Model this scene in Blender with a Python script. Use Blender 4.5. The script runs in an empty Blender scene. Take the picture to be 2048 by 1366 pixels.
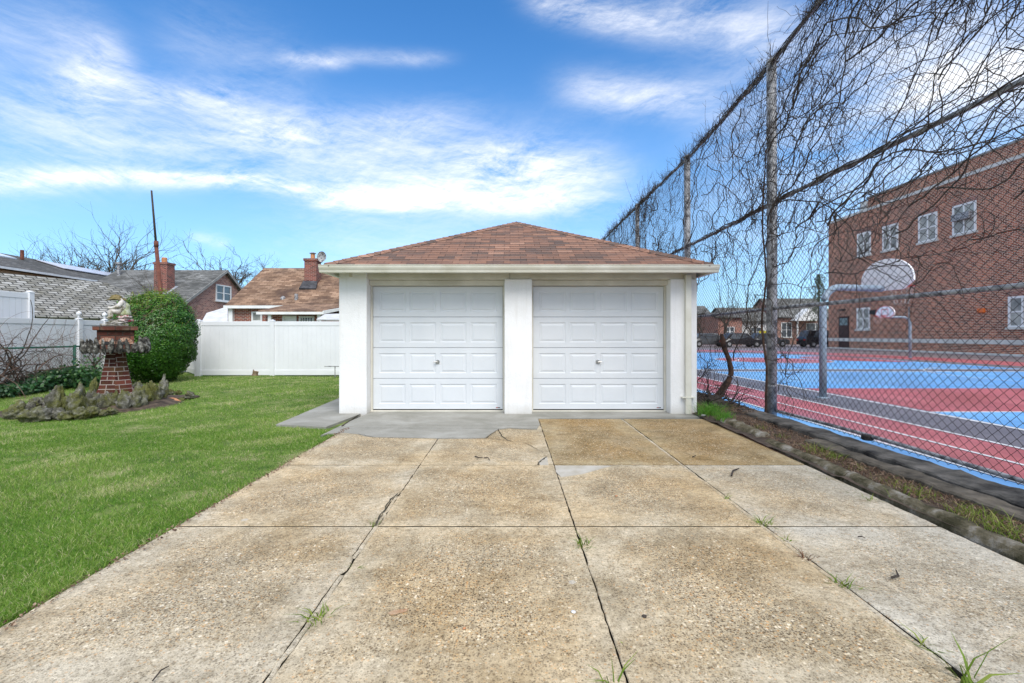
import bpy, math, random
import numpy as np
from mathutils import Vector, Matrix, noise as mnoise
R = math.radians
S = bpy.context.scene
# ---------------------------------------------------------------- camera, sky, sun, exposure
F, CX, HY, CH = 967.0, 1020.0, 669.0, 1.30       # focal length in photo pixels, vanishing point, eye height
cam = bpy.data.cameras.new('camera'); camo = bpy.data.objects.new('camera', cam)
S.collection.objects.link(camo); S.camera = camo
camo.location = (0, 0, CH); camo.rotation_euler = (R(90), 0, 0)
cam.sensor_width = 36; cam.lens = F/2048*36
cam.shift_x = 4/2048; cam.shift_y = -14/2048
cam.clip_start = 0.05; cam.clip_end = 3000
S.view_settings.view_transform = 'Standard'; S.view_settings.look = 'None'
S.view_settings.gamma = 1; S.view_settings.exposure = 0.52
SUN_EL, SUN_AZ = 50, 162                          # degrees; azimuth clockwise from +Y

w = bpy.data.worlds.new('World'); S.world = w; w.use_nodes = True
def sock(n, name):
    return n.inputs[name] if isinstance(name, str) else n.inputs[name]
class NT:
    def __init__(s, nt): s.nt = nt; nt.nodes.clear()
    def n(s, t, ins=None, **kw):
        nd = s.nt.nodes.new(t)
        for k, v in kw.items(): setattr(nd, k, v)
        for k, v in (ins or {}).items():
            i = nd.inputs[k]
            if isinstance(v, bpy.types.NodeSocket): s.nt.links.new(v, i)
            else: i.default_value = v
        return nd
    def m(s, op, a, b=0.0, c=None, clamp=False):
        ins = {0: a, 1: b}
        if c is not None: ins[2] = c
        nd = s.n('ShaderNodeMath', ins, operation=op, use_clamp=clamp); return nd.outputs[0]
    def vm(s, op, a, b=None, out=0):
        ins = {0: a}
        if b is not None: ins[1] = b
        return s.n('ShaderNodeVectorMath', ins, operation=op).outputs[out]
    def mix(s, f, a, b, mode='MIX'):
        nd = s.n('ShaderNodeMix', data_type='RGBA', blend_type=mode)
        for k, v in ((0, f), (6, a), (7, b)):
            if isinstance(v, bpy.types.NodeSocket): s.nt.links.new(v, nd.inputs[k])
            else: nd.inputs[k].default_value = v if k == 0 or len(v) == 4 else (*v, 1)
        return nd.outputs[2]
    def ramp(s, f, stops, interp='LINEAR'):
        nd = s.n('ShaderNodeValToRGB', {0: f}); cr = nd.color_ramp; cr.interpolation = interp
        while len(cr.elements) < len(stops): cr.elements.new(0.5)
        for e, (p, c) in zip(cr.elements, stops):
            e.position = p; e.color = (*c, 1) if len(c) == 3 else c
        return nd.outputs[0]
    def noise(s, vec, scale, detail=4, rough=0.55, dist=0.0, out=0):
        nd = s.n('ShaderNodeTexNoise', {'Scale': scale, 'Detail': detail, 'Roughness': rough, 'Distortion': dist})
        if vec is not None: s.nt.links.new(vec, nd.inputs['Vector'])
        return nd.outputs[out]

def build_world():
    t = NT(w.node_tree)
    sky = t.n('ShaderNodeTexSky', sky_type='NISHITA', sun_disc=False)
    sky.sun_elevation = R(SUN_EL); sky.sun_rotation = R(SUN_AZ)
    sky.air_density = 1.0; sky.dust_density = 0.6; sky.ozone_density = 2.5
    dirv = t.n('ShaderNodeTexCoord').outputs['Generated']
    sx = t.n('ShaderNodeSeparateXYZ', {0: dirv})
    az = t.m('ARCTAN2', sx.outputs[0], sx.outputs[1]); el = t.m('ARCSINE', sx.outputs[2])
    def ae(px, py):
        dx = px-CX; return math.atan(dx/F), math.atan((HY-py)/math.hypot(F, dx))
    warp = t.noise(dirv, 3.0, 3, out=1)
    # streaky coordinates on the dome: azimuth and elevation, turned a little and stretched
    def streak(rot, sxx, syy, scale, detail, rough, dist):
        c, s_ = math.cos(rot), math.sin(rot)
        u = t.m('ADD', t.m('MULTIPLY', az, c), t.m('MULTIPLY', el, s_))
        v = t.m('SUBTRACT', t.m('MULTIPLY', el, c), t.m('MULTIPLY', az, s_))
        cv = t.n('ShaderNodeCombineXYZ', {0: t.m('MULTIPLY', u, sxx), 1: t.m('MULTIPLY', v, syy), 2: 1.7})
        off = t.vm('MULTIPLY', t.vm('SUBTRACT', warp, (0.5, 0.5, 0.5)), (0.42, 0.42, 0.0))
        return t.noise(t.vm('ADD', cv.outputs[0], off), scale, detail, rough, dist)
    n1 = streak(0.13, 1.0, 4.6, 3.4, 12, 0.66, 0.25)
    n2 = streak(-0.14, 1.6, 6.5, 8.5, 12, 0.72, 0.3)
    n3 = streak(0.5, 2.2, 6.0, 16.0, 10, 0.75, 0.2)
    tot = None
    for (x1, y1, x2, y2, wd, st) in [
        (-300, 370, 200, 354, 15, 1.35), (150, 352, 560, 356, 14, 1.2), (450, 354, 760, 398, 15, 1.05), (600, 405, 860, 413, 10, .8),
        (560, 345, 1180, 325, 66, .85), (700, 385, 1260, 402, 24, .95), (900, 320, 1260, 350, 40, .8),
        (100, 285, 640, 265, 50, .72), (450, 260, 950, 235, 34, .6), (-400, 300, 200, 260, 80, .4),
        (130, 190, 260, 110, 34, .95), (240, 180, 500, 205, 22, .8), (-100, 200, 300, 195, 40, .3), (-200, 40, 250, 70, 40, .35),
        (1120, 172, 1440, 200, 30, .8), (1050, -10, 1340, 52, 24, .9), (1290, 20, 1640, 66, 40, .65),
        (1400, 260, 2100, 300, 190, .5), (1700, 60, 2300, 160, 60, .7), (1750, 200, 2300, 100, 30, .6),
        (560, 116, 700, 124, 11, .7), (660, 106, 900, 118, 12, .4),
        (300, 60, 620, 160, 60, .25), (500, 480, 1250, 500, 60, .35), (380, 475, 460, 485, 12, .7)]:
        a1, e1 = ae(x1, y1); a2, e2 = ae(x2, y2)
        L = math.hypot(a2-a1, e2-e1)/2; th = math.atan2(e2-e1, a2-a1); W = wd/F
        c, s_ = math.cos(th), math.sin(th)
        da = t.m('SUBTRACT', az, (a1+a2)/2); de = t.m('SUBTRACT', el, (e1+e2)/2)
        U = t.m('DIVIDE', t.m('ADD', t.m('MULTIPLY', da, c), t.m('MULTIPLY', de, s_)), L*0.95)
        V = t.m('DIVIDE', t.m('SUBTRACT', t.m('MULTIPLY', de, c), t.m('MULTIPLY', da, s_)), W)
        q = t.m('ADD', t.m('POWER', t.m('ABSOLUTE', U), 4.0), t.m('MULTIPLY', V, V))
        g = t.m('MULTIPLY', t.m('EXPONENT', t.m('MULTIPLY', q, -1.0)), st)
        tot = g if tot is None else t.m('ADD', tot, g)
    # bright white cloud added over the unseen dome to neutralise blue ambient light
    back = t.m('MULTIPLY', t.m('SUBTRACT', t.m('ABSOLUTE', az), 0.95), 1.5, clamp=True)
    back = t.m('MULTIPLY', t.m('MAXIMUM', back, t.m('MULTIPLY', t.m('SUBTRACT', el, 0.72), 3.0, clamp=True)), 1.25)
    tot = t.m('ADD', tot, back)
    nn = t.m('ADD', t.m('MULTIPLY', n1, 0.55), t.m('ADD', t.m('MULTIPLY', n2, 0.3), t.m('MULTIPLY', n3, 0.15)))
    nn = t.m('MULTIPLY', t.m('SUBTRACT', nn, 0.38), 3.9, clamp=True)
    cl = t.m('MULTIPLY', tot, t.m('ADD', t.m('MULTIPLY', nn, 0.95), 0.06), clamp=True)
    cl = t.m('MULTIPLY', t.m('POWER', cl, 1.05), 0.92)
    skc = t.mix(1.0, sky.outputs[0], (0.50, 1.13, 1.60), 'MULTIPLY')
    # pale moist air low in the sky
    low = t.m('POWER', t.m('SUBTRACT', 1.0, t.m('MULTIPLY', el, 1.55), clamp=True), 2.0)
    skc = t.mix(t.m('MULTIPLY', low, 0.62), skc, (5.3, 6.95, 8.8))
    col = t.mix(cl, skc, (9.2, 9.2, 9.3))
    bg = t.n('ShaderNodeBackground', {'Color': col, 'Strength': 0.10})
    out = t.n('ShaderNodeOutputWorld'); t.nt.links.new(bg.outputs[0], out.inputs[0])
build_world()
w.cycles.sampling_method = 'MANUAL'; w.cycles.sample_map_resolution = 512

sun = bpy.data.lights.new('sun', 'SUN'); suno = bpy.data.objects.new('sun', sun); S.collection.objects.link(suno)
sun.energy = 2.3; sun.angle = R(40); sun.color = (1.0, 0.95, 0.88)
sd = Vector((math.sin(R(SUN_AZ))*math.cos(R(SUN_EL)), math.cos(R(SUN_AZ))*math.cos(R(SUN_EL)), math.sin(R(SUN_EL))))
suno.rotation_euler = sd.to_track_quat('Z', 'Y').to_euler()

# ---------------------------------------------------------------- helpers
rng = np.random.default_rng(7); random.seed(7)
def g2(px, py):                 # photo pixel on the ground -> (x, y)
    d = CH*F/(py-HY); return ((px-CX)*d/F, d)
def at(px, py, d):              # photo pixel at depth d -> point
    return ((px-CX)*d/F, d, CH+(HY-py)*d/F)
def tag(o, label=None, cat=None, group=None, kind=None):
    if label: o['label'] = label
    if cat: o['category'] = cat
    if group: o['group'] = group
    if kind: o['kind'] = kind
    return o
def thing(name, label, cat, loc, group=None):
    o = bpy.data.objects.new(name, None); S.collection.objects.link(o); o.location = loc; o.empty_display_size = .2
    return tag(o, label, cat, group)
def link(name, me, mat, parent=None, smooth=False):
    o = bpy.data.objects.new(name, me); S.collection.objects.link(o)
    for mm in (mat if isinstance(mat, (list, tuple)) else [mat]): me.materials.append(mm)
    if smooth: me.shade_smooth()
    if parent:
        o.parent = parent
        if parent.type == 'EMPTY': o.matrix_parent_inverse = Matrix.Translation(-parent.location)
    return o
def npmesh(name, V, Fc, mat, parent=None, smooth=False, attr=None):
    me = bpy.data.meshes.new(name); V = np.asarray(V, dtype=np.float32).reshape(-1, 3); Fc = np.asarray(Fc, dtype=np.int32)
    k = Fc.shape[1]; me.vertices.add(len(V)); me.vertices.foreach_set('co', V.ravel())
    me.loops.add(Fc.size); me.loops.foreach_set('vertex_index', Fc.ravel())
    me.polygons.add(len(Fc)); me.polygons.foreach_set('loop_start', np.arange(0, Fc.size, k, dtype=np.int32))
    me.polygons.foreach_set('loop_total', np.full(len(Fc), k, dtype=np.int32))
    me.update(calc_edges=True)
    if attr is not None:
        a = me.attributes.new('tint', 'FLOAT', 'POINT'); a.data.foreach_set('value', np.asarray(attr, dtype=np.float32))
    if smooth: me.polygons.foreach_set('use_smooth', np.ones(len(Fc), dtype=bool))
    return link(name, me, mat, parent)
class M:
    def __init__(s): s.v = []; s.f = []; s.mi = []
    def add(s, vs, fs, mi=0):
        b = len(s.v); s.v += [tuple(p) for p in vs]; s.f += [tuple(i+b for i in f) for f in fs]; s.mi += [mi]*len(fs); return s
    def box(s, x0, x1, y0, y1, z0, z1, mi=0, rz=0, c=None):
        vs = [(x, y, z) for z in (z0, z1) for x, y in ((x0, y0), (x1, y0), (x1, y1), (x0, y1))]
        if rz:
            cx, cy = c or ((x0+x1)/2, (y0+y1)/2); a, b = math.cos(rz), math.sin(rz)
            vs = [(cx+(x-cx)*a-(y-cy)*b, cy+(x-cx)*b+(y-cy)*a, z) for x, y, z in vs]
        return s.add(vs, [(0, 3, 2, 1), (4, 5, 6, 7), (0, 1, 5, 4), (1, 2, 6, 5), (2, 3, 7, 6), (3, 0, 4, 7)], mi)
    def quad(s, a, b, c, d, mi=0): return s.add([a, b, c, d], [(0, 1, 2, 3)], mi)
    def prism(s, poly, z0, z1, mi=0):       # poly: xy points counter-clockwise
        n = len(poly); vs = [(x, y, z0) for x, y in poly]+[(x, y, z1) for x, y in poly]
        fs = [tuple(range(n-1, -1, -1)), tuple(range(n, 2*n))]+[(i, (i+1) % n, n+(i+1) % n, n+i) for i in range(n)]
        return s.add(vs, fs, mi)
    def slab(s, pts, n, th, mi=0):          # polygon in space thickened along n
        n = Vector(n).normalized()*th; k = len(pts)
        vs = [tuple(p) for p in pts]+[tuple(Vector(p)+n) for p in pts]
        fs = [tuple(range(k-1, -1, -1)), tuple(range(k, 2*k))]+[(i, (i+1) % k, k+(i+1) % k, k+i) for i in range(k)]
        return s.add(vs, fs, mi)
    def tube(s, pts, rad, n=8, mi=0, cap=True):
        pts = [Vector(p) for p in pts]; k = len(pts)
        if not hasattr(rad, '__len__'): rad = [rad]*k
        vs = []
        for i, p in enumerate(pts):
            t = (pts[min(i+1, k-1)]-pts[max(i-1, 0)]).normalized()
            up = Vector((0, 0, 1)) if abs(t.z) < .95 else Vector((1, 0, 0))
            a = t.cross(up).normalized(); b = a.cross(t)
            for j in range(n):
                th = 2*math.pi*j/n; vs.append(p+(a*math.cos(th)+b*math.sin(th))*rad[i])
        fs = [(i*n+j, i*n+(j+1) % n, (i+1)*n+(j+1) % n, (i+1)*n+j) for i in range(k-1) for j in range(n)]
        if cap: fs += [tuple(range(n-1, -1, -1)), tuple(range((k-1)*n, k*n))]
        return s.add(vs, fs, mi)
    def lathe(s, prof, c=(0, 0, 0), n=16, mi=0):
        vs = [(c[0]+r*math.cos(2*math.pi*j/n), c[1]+r*math.sin(2*math.pi*j/n), c[2]+z) for r, z in prof for j in range(n)]
        fs = [(i*n+j, i*n+(j+1) % n, (i+1)*n+(j+1) % n, (i+1)*n+j) for i in range(len(prof)-1) for j in range(n)]
        fs += [tuple(range(n-1, -1, -1)), tuple(range((len(prof)-1)*n, len(prof)*n))]
        return s.add(vs, fs, mi)
    def build(s, name, mat, parent=None, bevel=0, smooth=False, seg=2):
        me = bpy.data.meshes.new(name); me.from_pydata(s.v, [], s.f); me.update()
        o = link(name, me, mat, parent, smooth)
        if any(s.mi): me.polygons.foreach_set('material_index', s.mi)
        if bevel:
            b = o.modifiers.new('bevel', 'BEVEL'); b.width = bevel; b.segments = seg; b.limit_method = 'ANGLE'; b.angle_limit = R(35)
        return o
def split_build(mm, name, mat_, parent=None, **k):
    """one object for each connected piece"""
    par = list(range(len(mm.v)))
    def find(a):
        while par[a] != a: par[a] = par[par[a]]; a = par[a]
        return a
    for f in mm.f:
        for i in f[1:]: par[find(i)] = find(f[0])
    comp = {}
    for f in mm.f: comp.setdefault(find(f[0]), []).append(f)
    out = []
    for fs in comp.values():
        ids = sorted({i for f in fs for i in f}); mp = {i: j for j, i in enumerate(ids)}; q = M(); q.add([mm.v[i] for i in ids], [tuple(mp[i] for i in f) for f in fs])
        out.append(q.build(name, mat_, parent, **k))
    return out
M.split = lambda s, name, mat_, parent=None, **k: split_build(s, name, mat_, parent, **k)
def struct(o): o['kind'] = 'structure'; return o
def tubes(P, Rd, sides=3):
    """P (K,N,3), Rd (K,N) -> verts, faces"""
    P = np.asarray(P, dtype=np.float32); K, N, _ = P.shape
    T = np.empty_like(P); T[:, 1:-1] = P[:, 2:]-P[:, :-2]; T[:, 0] = P[:, 1]-P[:, 0]; T[:, -1] = P[:, -1]-P[:, -2]
    T /= np.linalg.norm(T, axis=2, keepdims=True)+1e-9
    up = np.array([0.93, 0.31, 0.19], dtype=np.float32)
    A = np.cross(T, up); A /= np.linalg.norm(A, axis=2, keepdims=True)+1e-9; B = np.cross(A, T)
    th = 2*np.pi*np.arange(sides)/sides
    V = P[:, :, None]+(A[:, :, None]*np.cos(th)[None, None, :, None]+B[:, :, None]*np.sin(th)[None, None, :, None])*np.asarray(Rd)[:, :, None, None]
    idx = np.arange(K*N*sides).reshape(K, N, sides); nx = np.roll(idx, -1, axis=2)
    Fc = np.stack([idx[:, :-1], nx[:, :-1], nx[:, 1:], idx[:, 1:]], axis=-1).reshape(-1, 4)
    return V.reshape(-1, 3), Fc
class Tubes:
    def __init__(s): s.V = []; s.F = []; s.n = 0
    def add(s, P, Rd, sides=3):
        V, Fc = tubes(P, Rd, sides); s.V.append(V); s.F.append(Fc+s.n); s.n += len(V)
    def build(s, name, mat, parent=None):
        o = npmesh(name, np.concatenate(s.V), np.concatenate(s.F), mat, parent, smooth=True)
        if len(s.F) and name in ('twigs', 'stems', 'shoots', 'crown'): o['kind'] = 'stuff'
        return o

# ---------------------------------------------------------------- materials
def mat(name):
    m = bpy.data.materials.new(name); m.use_nodes = True; return m, NT(m.node_tree)
def finish(t, col, rough=.8, bump=None, bstr=.3, bdist=.01, metal=0, spec=.3):
    b = t.n('ShaderNodeBsdfPrincipled')
    for k, v in (('Base Color', col), ('Roughness', rough), ('Metallic', metal), ('Specular IOR Level', spec)):
        if isinstance(v, bpy.types.NodeSocket): t.nt.links.new(v, b.inputs[k])
        elif k == 'Base Color': b.inputs[k].default_value = (*v, 1)
        else: b.inputs[k].default_value = v
    if bump is not None:
        bp = t.n('ShaderNodeBump', {'Height': bump, 'Strength': bstr, 'Distance': bdist}); t.nt.links.new(bp.outputs[0], b.inputs['Normal'])
    o = t.n('ShaderNodeOutputMaterial'); t.nt.links.new(b.outputs[0], o.inputs[0]); return b
def pos(t): return t.n('ShaderNodeNewGeometry').outputs['Position']
def nm(name, c1, c2, scale=6, rough=.8, bump=.15, bs=None, c3=None, metal=0, spec=.3, detail=6, lo=.35, hi=.65, obj=False):
    m, t = mat(name); p = t.n('ShaderNodeTexCoord').outputs['Object'] if obj else pos(t)
    n = t.noise(p, scale, detail, .62)
    st = [(lo, c1), (hi, c2)] if c3 is None else [(lo, c1), ((lo+hi)/2, c2), (hi, c3)]
    col = t.ramp(n, st); b = t.noise(p, bs or scale*5, 5, .6)
    finish(t, col, rough, b, bump, .01, metal, spec); return m
def planeuv(t):
    g = t.n('ShaderNodeNewGeometry'); N = g.outputs['True Normal']; P = g.outputs['Position']
    T = t.vm('NORMALIZE', t.vm('CROSS_PRODUCT', (0, 0, 1), N)); B = t.vm('CROSS_PRODUCT', N, T)
    u = t.vm('DOT_PRODUCT', P, T, 1); v = t.vm('DOT_PRODUCT', P, B, 1)
    return t.n('ShaderNodeCombineXYZ', {0: u, 1: v, 2: 0.0}).outputs[0], u, v, P
def brick(name, stops, mortar, bw=.21, bh=.072, ms=.01, bump=.4, rough=.85, stain=None, off=.5, dirt=.35, smooth=.1):
    m, t = mat(name); uv, u, v, P = planeuv(t)
    bt = t.n('ShaderNodeTexBrick', {'Vector': uv, 'Color1': (0, 0, 0, 1), 'Color2': (1, 1, 1, 1), 'Mortar': (.5, .5, .5, 1), 'Scale': 1.0,
        'Mortar Size': ms, 'Mortar Smooth': smooth, 'Brick Width': bw, 'Row Height': bh}, offset=off)
    col = t.ramp(bt.outputs[0], stops)
    nz = t.noise(P, 25, 5, .65); col = t.mix(.3, col, t.ramp(nz, [(.3, (.55, .55, .55)), (.7, (1.25, 1.25, 1.25))]), 'MULTIPLY')
    big = t.noise(P, .9, 5, .6)
    col = t.mix(1.0, col, t.ramp(big, [(.3, (1-dirt,)*3), (.65, (1.1,)*3)]), 'MULTIPLY')
    if stain: col = t.mix(t.ramp(t.noise(P, stain[1], 7, .68), [(.48, (0, 0, 0)), (.66, (stain[2],)*3)]), col, stain[0])
    col = t.mix(bt.outputs[1], col, mortar)
    h = t.m('ADD', t.m('SUBTRACT', 1.0, bt.outputs[1]), t.m('MULTIPLY', nz, .4))
    finish(t, col, rough, h, bump, .008, spec=.2); return m

mt = {}
def stucco():
    m, t = mat('white stucco'); P = pos(t); sx = t.n('ShaderNodeSeparateXYZ', {0: P})
    big = t.noise(P, 1.6, 7, .65); fine = t.noise(P, 42, 6, .7); st = t.n('ShaderNodeVectorMath', {0: P, 1: (14, 14, .7)}, operation='MULTIPLY').outputs[0]
    c = t.ramp(big, [(.35, (.77, .765, .745)), (.6, (.84, .835, .825))])
    run = t.noise(st, 1.0, 6, .65); c = t.mix(t.ramp(run, [(.52, (0, 0, 0)), (.75, (.35, .35, .35))]), c, (.58, .56, .50))
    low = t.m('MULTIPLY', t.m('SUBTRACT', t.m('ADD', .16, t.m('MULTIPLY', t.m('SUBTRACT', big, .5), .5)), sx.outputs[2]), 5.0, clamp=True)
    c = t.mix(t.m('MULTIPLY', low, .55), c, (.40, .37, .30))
    finish(t, c, .92, t.m('ADD', fine, t.m('MULTIPLY', t.noise(P, 9, 4, .6), .8)), .55, .012, spec=.12); return m
mt['stucco'] = stucco()
mt['door'] = nm('white door enamel', (.63, .655, .675), (.69, .71, .725), 1.1, .42, .03, 60, spec=.4)
mt['trim'] = nm('cream painted trim', (.52, .495, .41), (.68, .65, .565), 1.6, .6, .08, 20)
mt['cream'] = nm('ivory gutter paint', (.62, .595, .49), (.76, .74, .65), 2.4, .45, .04, 20, spec=.45)
mt['soffit'] = nm('soffit paint', (.46, .45, .38), (.58, .57, .50), 3, .7, .05, 20)
mt['darkgap'] = nm('dark rubber', (.03, .03, .03), (.05, .05, .05), 5, .8)
mt['chrome'] = nm('satin metal', (.35, .34, .32), (.5, .49, .47), 8, .35, .02, 50, metal=.9, spec=.5)
mt['vinyl'] = nm('white vinyl', (.72, .725, .735), (.78, .785, .795), 1.2, .45, .02, 30, spec=.4)
mt['galv'] = nm('weathered galvanised steel', (.10, .10, .105), (.34, .34, .345), 9, .6, .4, 45, c3=(.46, .46, .46), lo=.38, hi=.66, metal=.25)
mt['wire'] = nm('rusty chain wire', (.02, .018, .016), (.07, .065, .06), 6, .75, 0, spec=.15)
mt['greenwire'] = nm('green coated wire', (.015, .09, .06), (.02, .16, .10), 4, .55, 0)
mt['hoop'] = nm('blue grey pole paint', (.20, .26, .32), (.30, .37, .44), 3, .5, .1, 30, spec=.4)
mt['white'] = nm('white paint', (.72, .72, .71), (.82, .82, .81), 3, .55, .05)
mt['red'] = nm('red paint', (.55, .05, .04), (.7, .07, .05), 3, .5, .05)
mt['orange'] = nm('orange lamp plastic', (.65, .14, .03), (.75, .18, .04), 3, .4, .05)
mt['glass'] = nm('window glass', (.05, .06, .07), (.14, .16, .18), 1.2, .12, 0, spec=.7)
mt['blind'] = nm('window blind', (.20, .21, .20), (.50, .50, .45), 1.1, .6, .05)
mt['bark'] = nm('dark bark', (.035, .028, .024), (.085, .068, .056), 14, .9, .6, 60, lo=.35, hi=.7)
mt['vinebark'] = nm('vine bark', (.03, .024, .02), (.12, .098, .08), 20, .9, .3, 60)
mt['twig'] = nm('twig bark', (.035, .027, .022), (.10, .078, .062), 9, .9, 0)
mt['treebark'] = nm('grey tree bark', (.055, .046, .036), (.13, .11, .085), 4, .9, .3, 10)
mt['brownstem'] = nm('brown stem', (.10, .06, .045), (.26, .17, .13), 8, .9, 0)
mt['trunkred'] = nm('peeling trunk bark', (.02, .015, .012), (.10, .055, .035), 9, .9, .8, 28)
mt['soil'] = nm('dark soil', (.035, .026, .02), (.13, .095, .07), 9, .95, .9, 60)
mt['bed'] = nm('joint dirt', (.03, .027, .018), (.10, .085, .055), 14, .95, .8, 80)
mt['timber'] = nm('old timber', (.05, .042, .03), (.19, .16, .12), 5, .9, .7, 45)
mt['rust'] = nm('rusted steel', (.10, .035, .025), (.20, .075, .05), 7, .8, .4, 60)
mt['rocks'] = None
mt['terracotta'] = nm('terracotta', (.42, .16, .06), (.60, .30, .16), 8, .8, .3)
mt['statue'] = nm('weathered painted concrete', (.16, .14, .06), (.52, .47, .42), 11, .9, .7, 70, c3=(.66, .62, .58), lo=.36, hi=.62)
mt['statuegreen'] = nm('faded green coat', (.24, .25, .12), (.42, .45, .28), 16, .9, .6, 70, c3=(.62, .60, .55), lo=.36, hi=.66)
mt['statuered'] = nm('faded red cushion', (.40, .05, .07), (.58, .5, .47), 15, .9, .5, 70, lo=.42, hi=.52)
mt['hat'] = nm('mossy hat', (.10, .085, .02), (.26, .20, .10), 20, .95, .7, 60)
mt['mossstone'] = nm('mossy ledge stone', (.06, .07, .015), (.22, .20, .17), 12, .95, .9, 50, c3=(.50, .48, .44), lo=.36, hi=.64)
mt['wallstone'] = nm('dark damp concrete', (.018, .016, .014), (.11, .10, .085), 3.5, .9, .8, 60, c3=(.20, .18, .155), lo=.34, hi=.68)
mt['asph_roof_flash'] = nm('tar flashing', (.03, .03, .033), (.09, .09, .1), 5, .7)
mt['flash_grey'] = nm('lead flashing', (.28, .30, .33), (.4, .42, .45), 5, .6)
mt['tan'] = nm('tan siding', (.50, .33, .20), (.56, .38, .25), 2, .7)
mt['solar'] = nm('solar panel', (.45, .45, .50), (.62, .60, .66), 1.2, .2, 0, spec=.8)
mt['skyl'] = nm('skylight', (.62, .66, .70), (.75, .78, .8), 2, .2, 0, spec=.8)
mt['palewall'] = nm('pale siding', (.52, .52, .52), (.68, .68, .68), 2, .7, .1)
mt['paleroof'] = nm('pale membrane roof', (.5, .5, .5), (.66, .66, .66), 3, .7, .2)
mt['carblack'] = nm('black car paint', (.012, .012, .015), (.02, .02, .024), 2, .25, 0, spec=.6)
mt['cargrey'] = nm('dark grey car paint', (.05, .055, .06), (.07, .075, .08), 2, .25, 0, spec=.6)
mt['tyre'] = nm('tyre rubber', (.015, .015, .015), (.03, .03, .03), 6, .9)
mt['lampred'] = nm('lamp lens', (.35, .02, .02), (.4, .03, .03), 2, .3)
mt['doorbrown'] = nm('brown steel door', (.045, .022, .02), (.07, .035, .03), 3, .6)
mt['stoneband'] = nm('limestone', (.55, .54, .50), (.68, .67, .63), 2.5, .85, .2)
mt['coping'] = nm('grey coping', (.20, .20, .19), (.34, .33, .31), 2.5, .85, .2)
mt['stump'] = nm('stump wood', (.10, .07, .04), (.30, .22, .14), 12, .9, .6)
mt['leafbrown'] = nm('dead leaves', (.05, .028, .018), (.20, .12, .08), 45, .9, 0, c3=(.36, .27, .19))
mt['yellow'] = nm('yellow paint', (.65, .55, .04), (.75, .62, .05), 3, .5)

mt['schoolbrick'] = brick('school brick', [(0, (.17, .05, .034)), (.45, (.40, .11, .058)), (.8, (.50, .15, .078)), (1, (.60, .24, .13))], (.62, .50, .39), .30, .105, .015, .3, dirt=.42, stain=((.13, .045, .035), .35, .5))
mt['housebrick'] = brick('house brick', [(0, (.18, .06, .045)), (.5, (.36, .14, .10)), (1, (.50, .25, .18))], (.42, .36, .32), .24, .085, .012, .3, dirt=.25)
mt['redbrick'] = brick('red house brick', [(0, (.13, .03, .02)), (.5, (.27, .065, .04)), (1, (.40, .11, .06))], (.50, .42, .36), .24, .085, .012, .3, dirt=.2)
mt['chimbrick'] = brick('chimney brick', [(0, (.09, .022, .018)), (.5, (.22, .05, .038)), (1, (.33, .09, .06))], (.32, .26, .22), .22, .075, .01, .3)
mt['pedbrick'] = brick('pedestal brick', [(0, (.06, .018, .014)), (.5, (.13, .035, .026)), (1, (.20, .06, .04))], (.34, .29, .25), .22, .085, .007, .5, stain=((.10, .09, .03), 5, .5), dirt=.5)
mt['garageroof'] = brick('garage shingles', [(0, (.13, .095, .08)), (.25, (.20, .125, .095)), (.5, (.265, .15, .108)), (.8, (.32, .175, .12)), (1, (.38, .225, .16))], (.05, .03, .025), .27, .142, .0035, .5, stain=((.13, .10, .09), 3.5, .55), off=.37, dirt=.18)
mt['brownroof'] = brick('brown shingles', [(0, (.19, .115, .075)), (.5, (.31, .195, .125)), (1, (.42, .28, .19))], (.12, .07, .05), .45, .17, .012, .5, stain=((.085, .055, .042), .75, .95), dirt=.45)
mt['greyroof'] = brick('grey shingles', [(0, (.11, .11, .10)), (.5, (.19, .19, .18)), (1, (.27, .27, .26))], (.07, .07, .07), .4, .16, .012, .4, stain=((.06, .06, .055), .5, .8), dirt=.35)
mt['darkroof'] = brick('dark grey shingles', [(0, (.085, .08, .07)), (.5, (.13, .125, .115)), (1, (.19, .18, .17))], (.05, .05, .05), .4, .16, .012, .4, stain=((.06, .06, .05), .4, .7), dirt=.35)
mt['slate'] = brick('worn slates', [(0, (.22, .21, .18)), (.5, (.36, .35, .32)), (1, (.50, .49, .46))], (.045, .045, .04), .42, .21, .03, .8, stain=((.15, .14, .10), 1.6, .75), dirt=.35, smooth=.3)

def rockmat():
    m, t = mat('mossy rock'); g = t.n('ShaderNodeNewGeometry'); P = g.outputs['Position']
    n1 = t.noise(P, 9, 9, .7); n2 = t.noise(P, 45, 6, .7); n3 = t.noise(P, 4, 6, .65)
    c = t.ramp(n1, [(.30, (.035, .034, .028)), (.48, (.12, .115, .09)), (.62, (.26, .25, .225)), (.75, (.45, .44, .41))])
    moss = t.ramp(n3, [(.40, (0, 0, 0)), (.56, (1, 1, 1))])
    c = t.mix(t.m('MULTIPLY', moss, .8), c, t.ramp(n2, [(.3, (.05, .06, .008)), (.7, (.17, .17, .03))]))
    c = t.mix(t.ramp(n2, [(.58, (0, 0, 0)), (.68, (.6, .6, .6))]), c, (.42, .42, .38))
    finish(t, c, .95, t.m('ADD', n1, t.m('MULTIPLY', n2, .6)), 1.0, .03, spec=.15); return m
mt['rocks'] = rockmat()
mt['shelfrock'] = nm('grey lichened stone', (.015, .014, .013), (.09, .085, .07), 14, .95, 1.0, 60, c3=(.36, .35, .32), lo=.38, hi=.68)
mt['boxbrick'] = brick('dark brick box', [(0, (.07, .022, .015)), (.5, (.15, .05, .035)), (1, (.23, .09, .06))], (.05, .035, .028), .22, .085, .008, .5, stain=((.16, .14, .10), 9, .55), dirt=.4)

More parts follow.
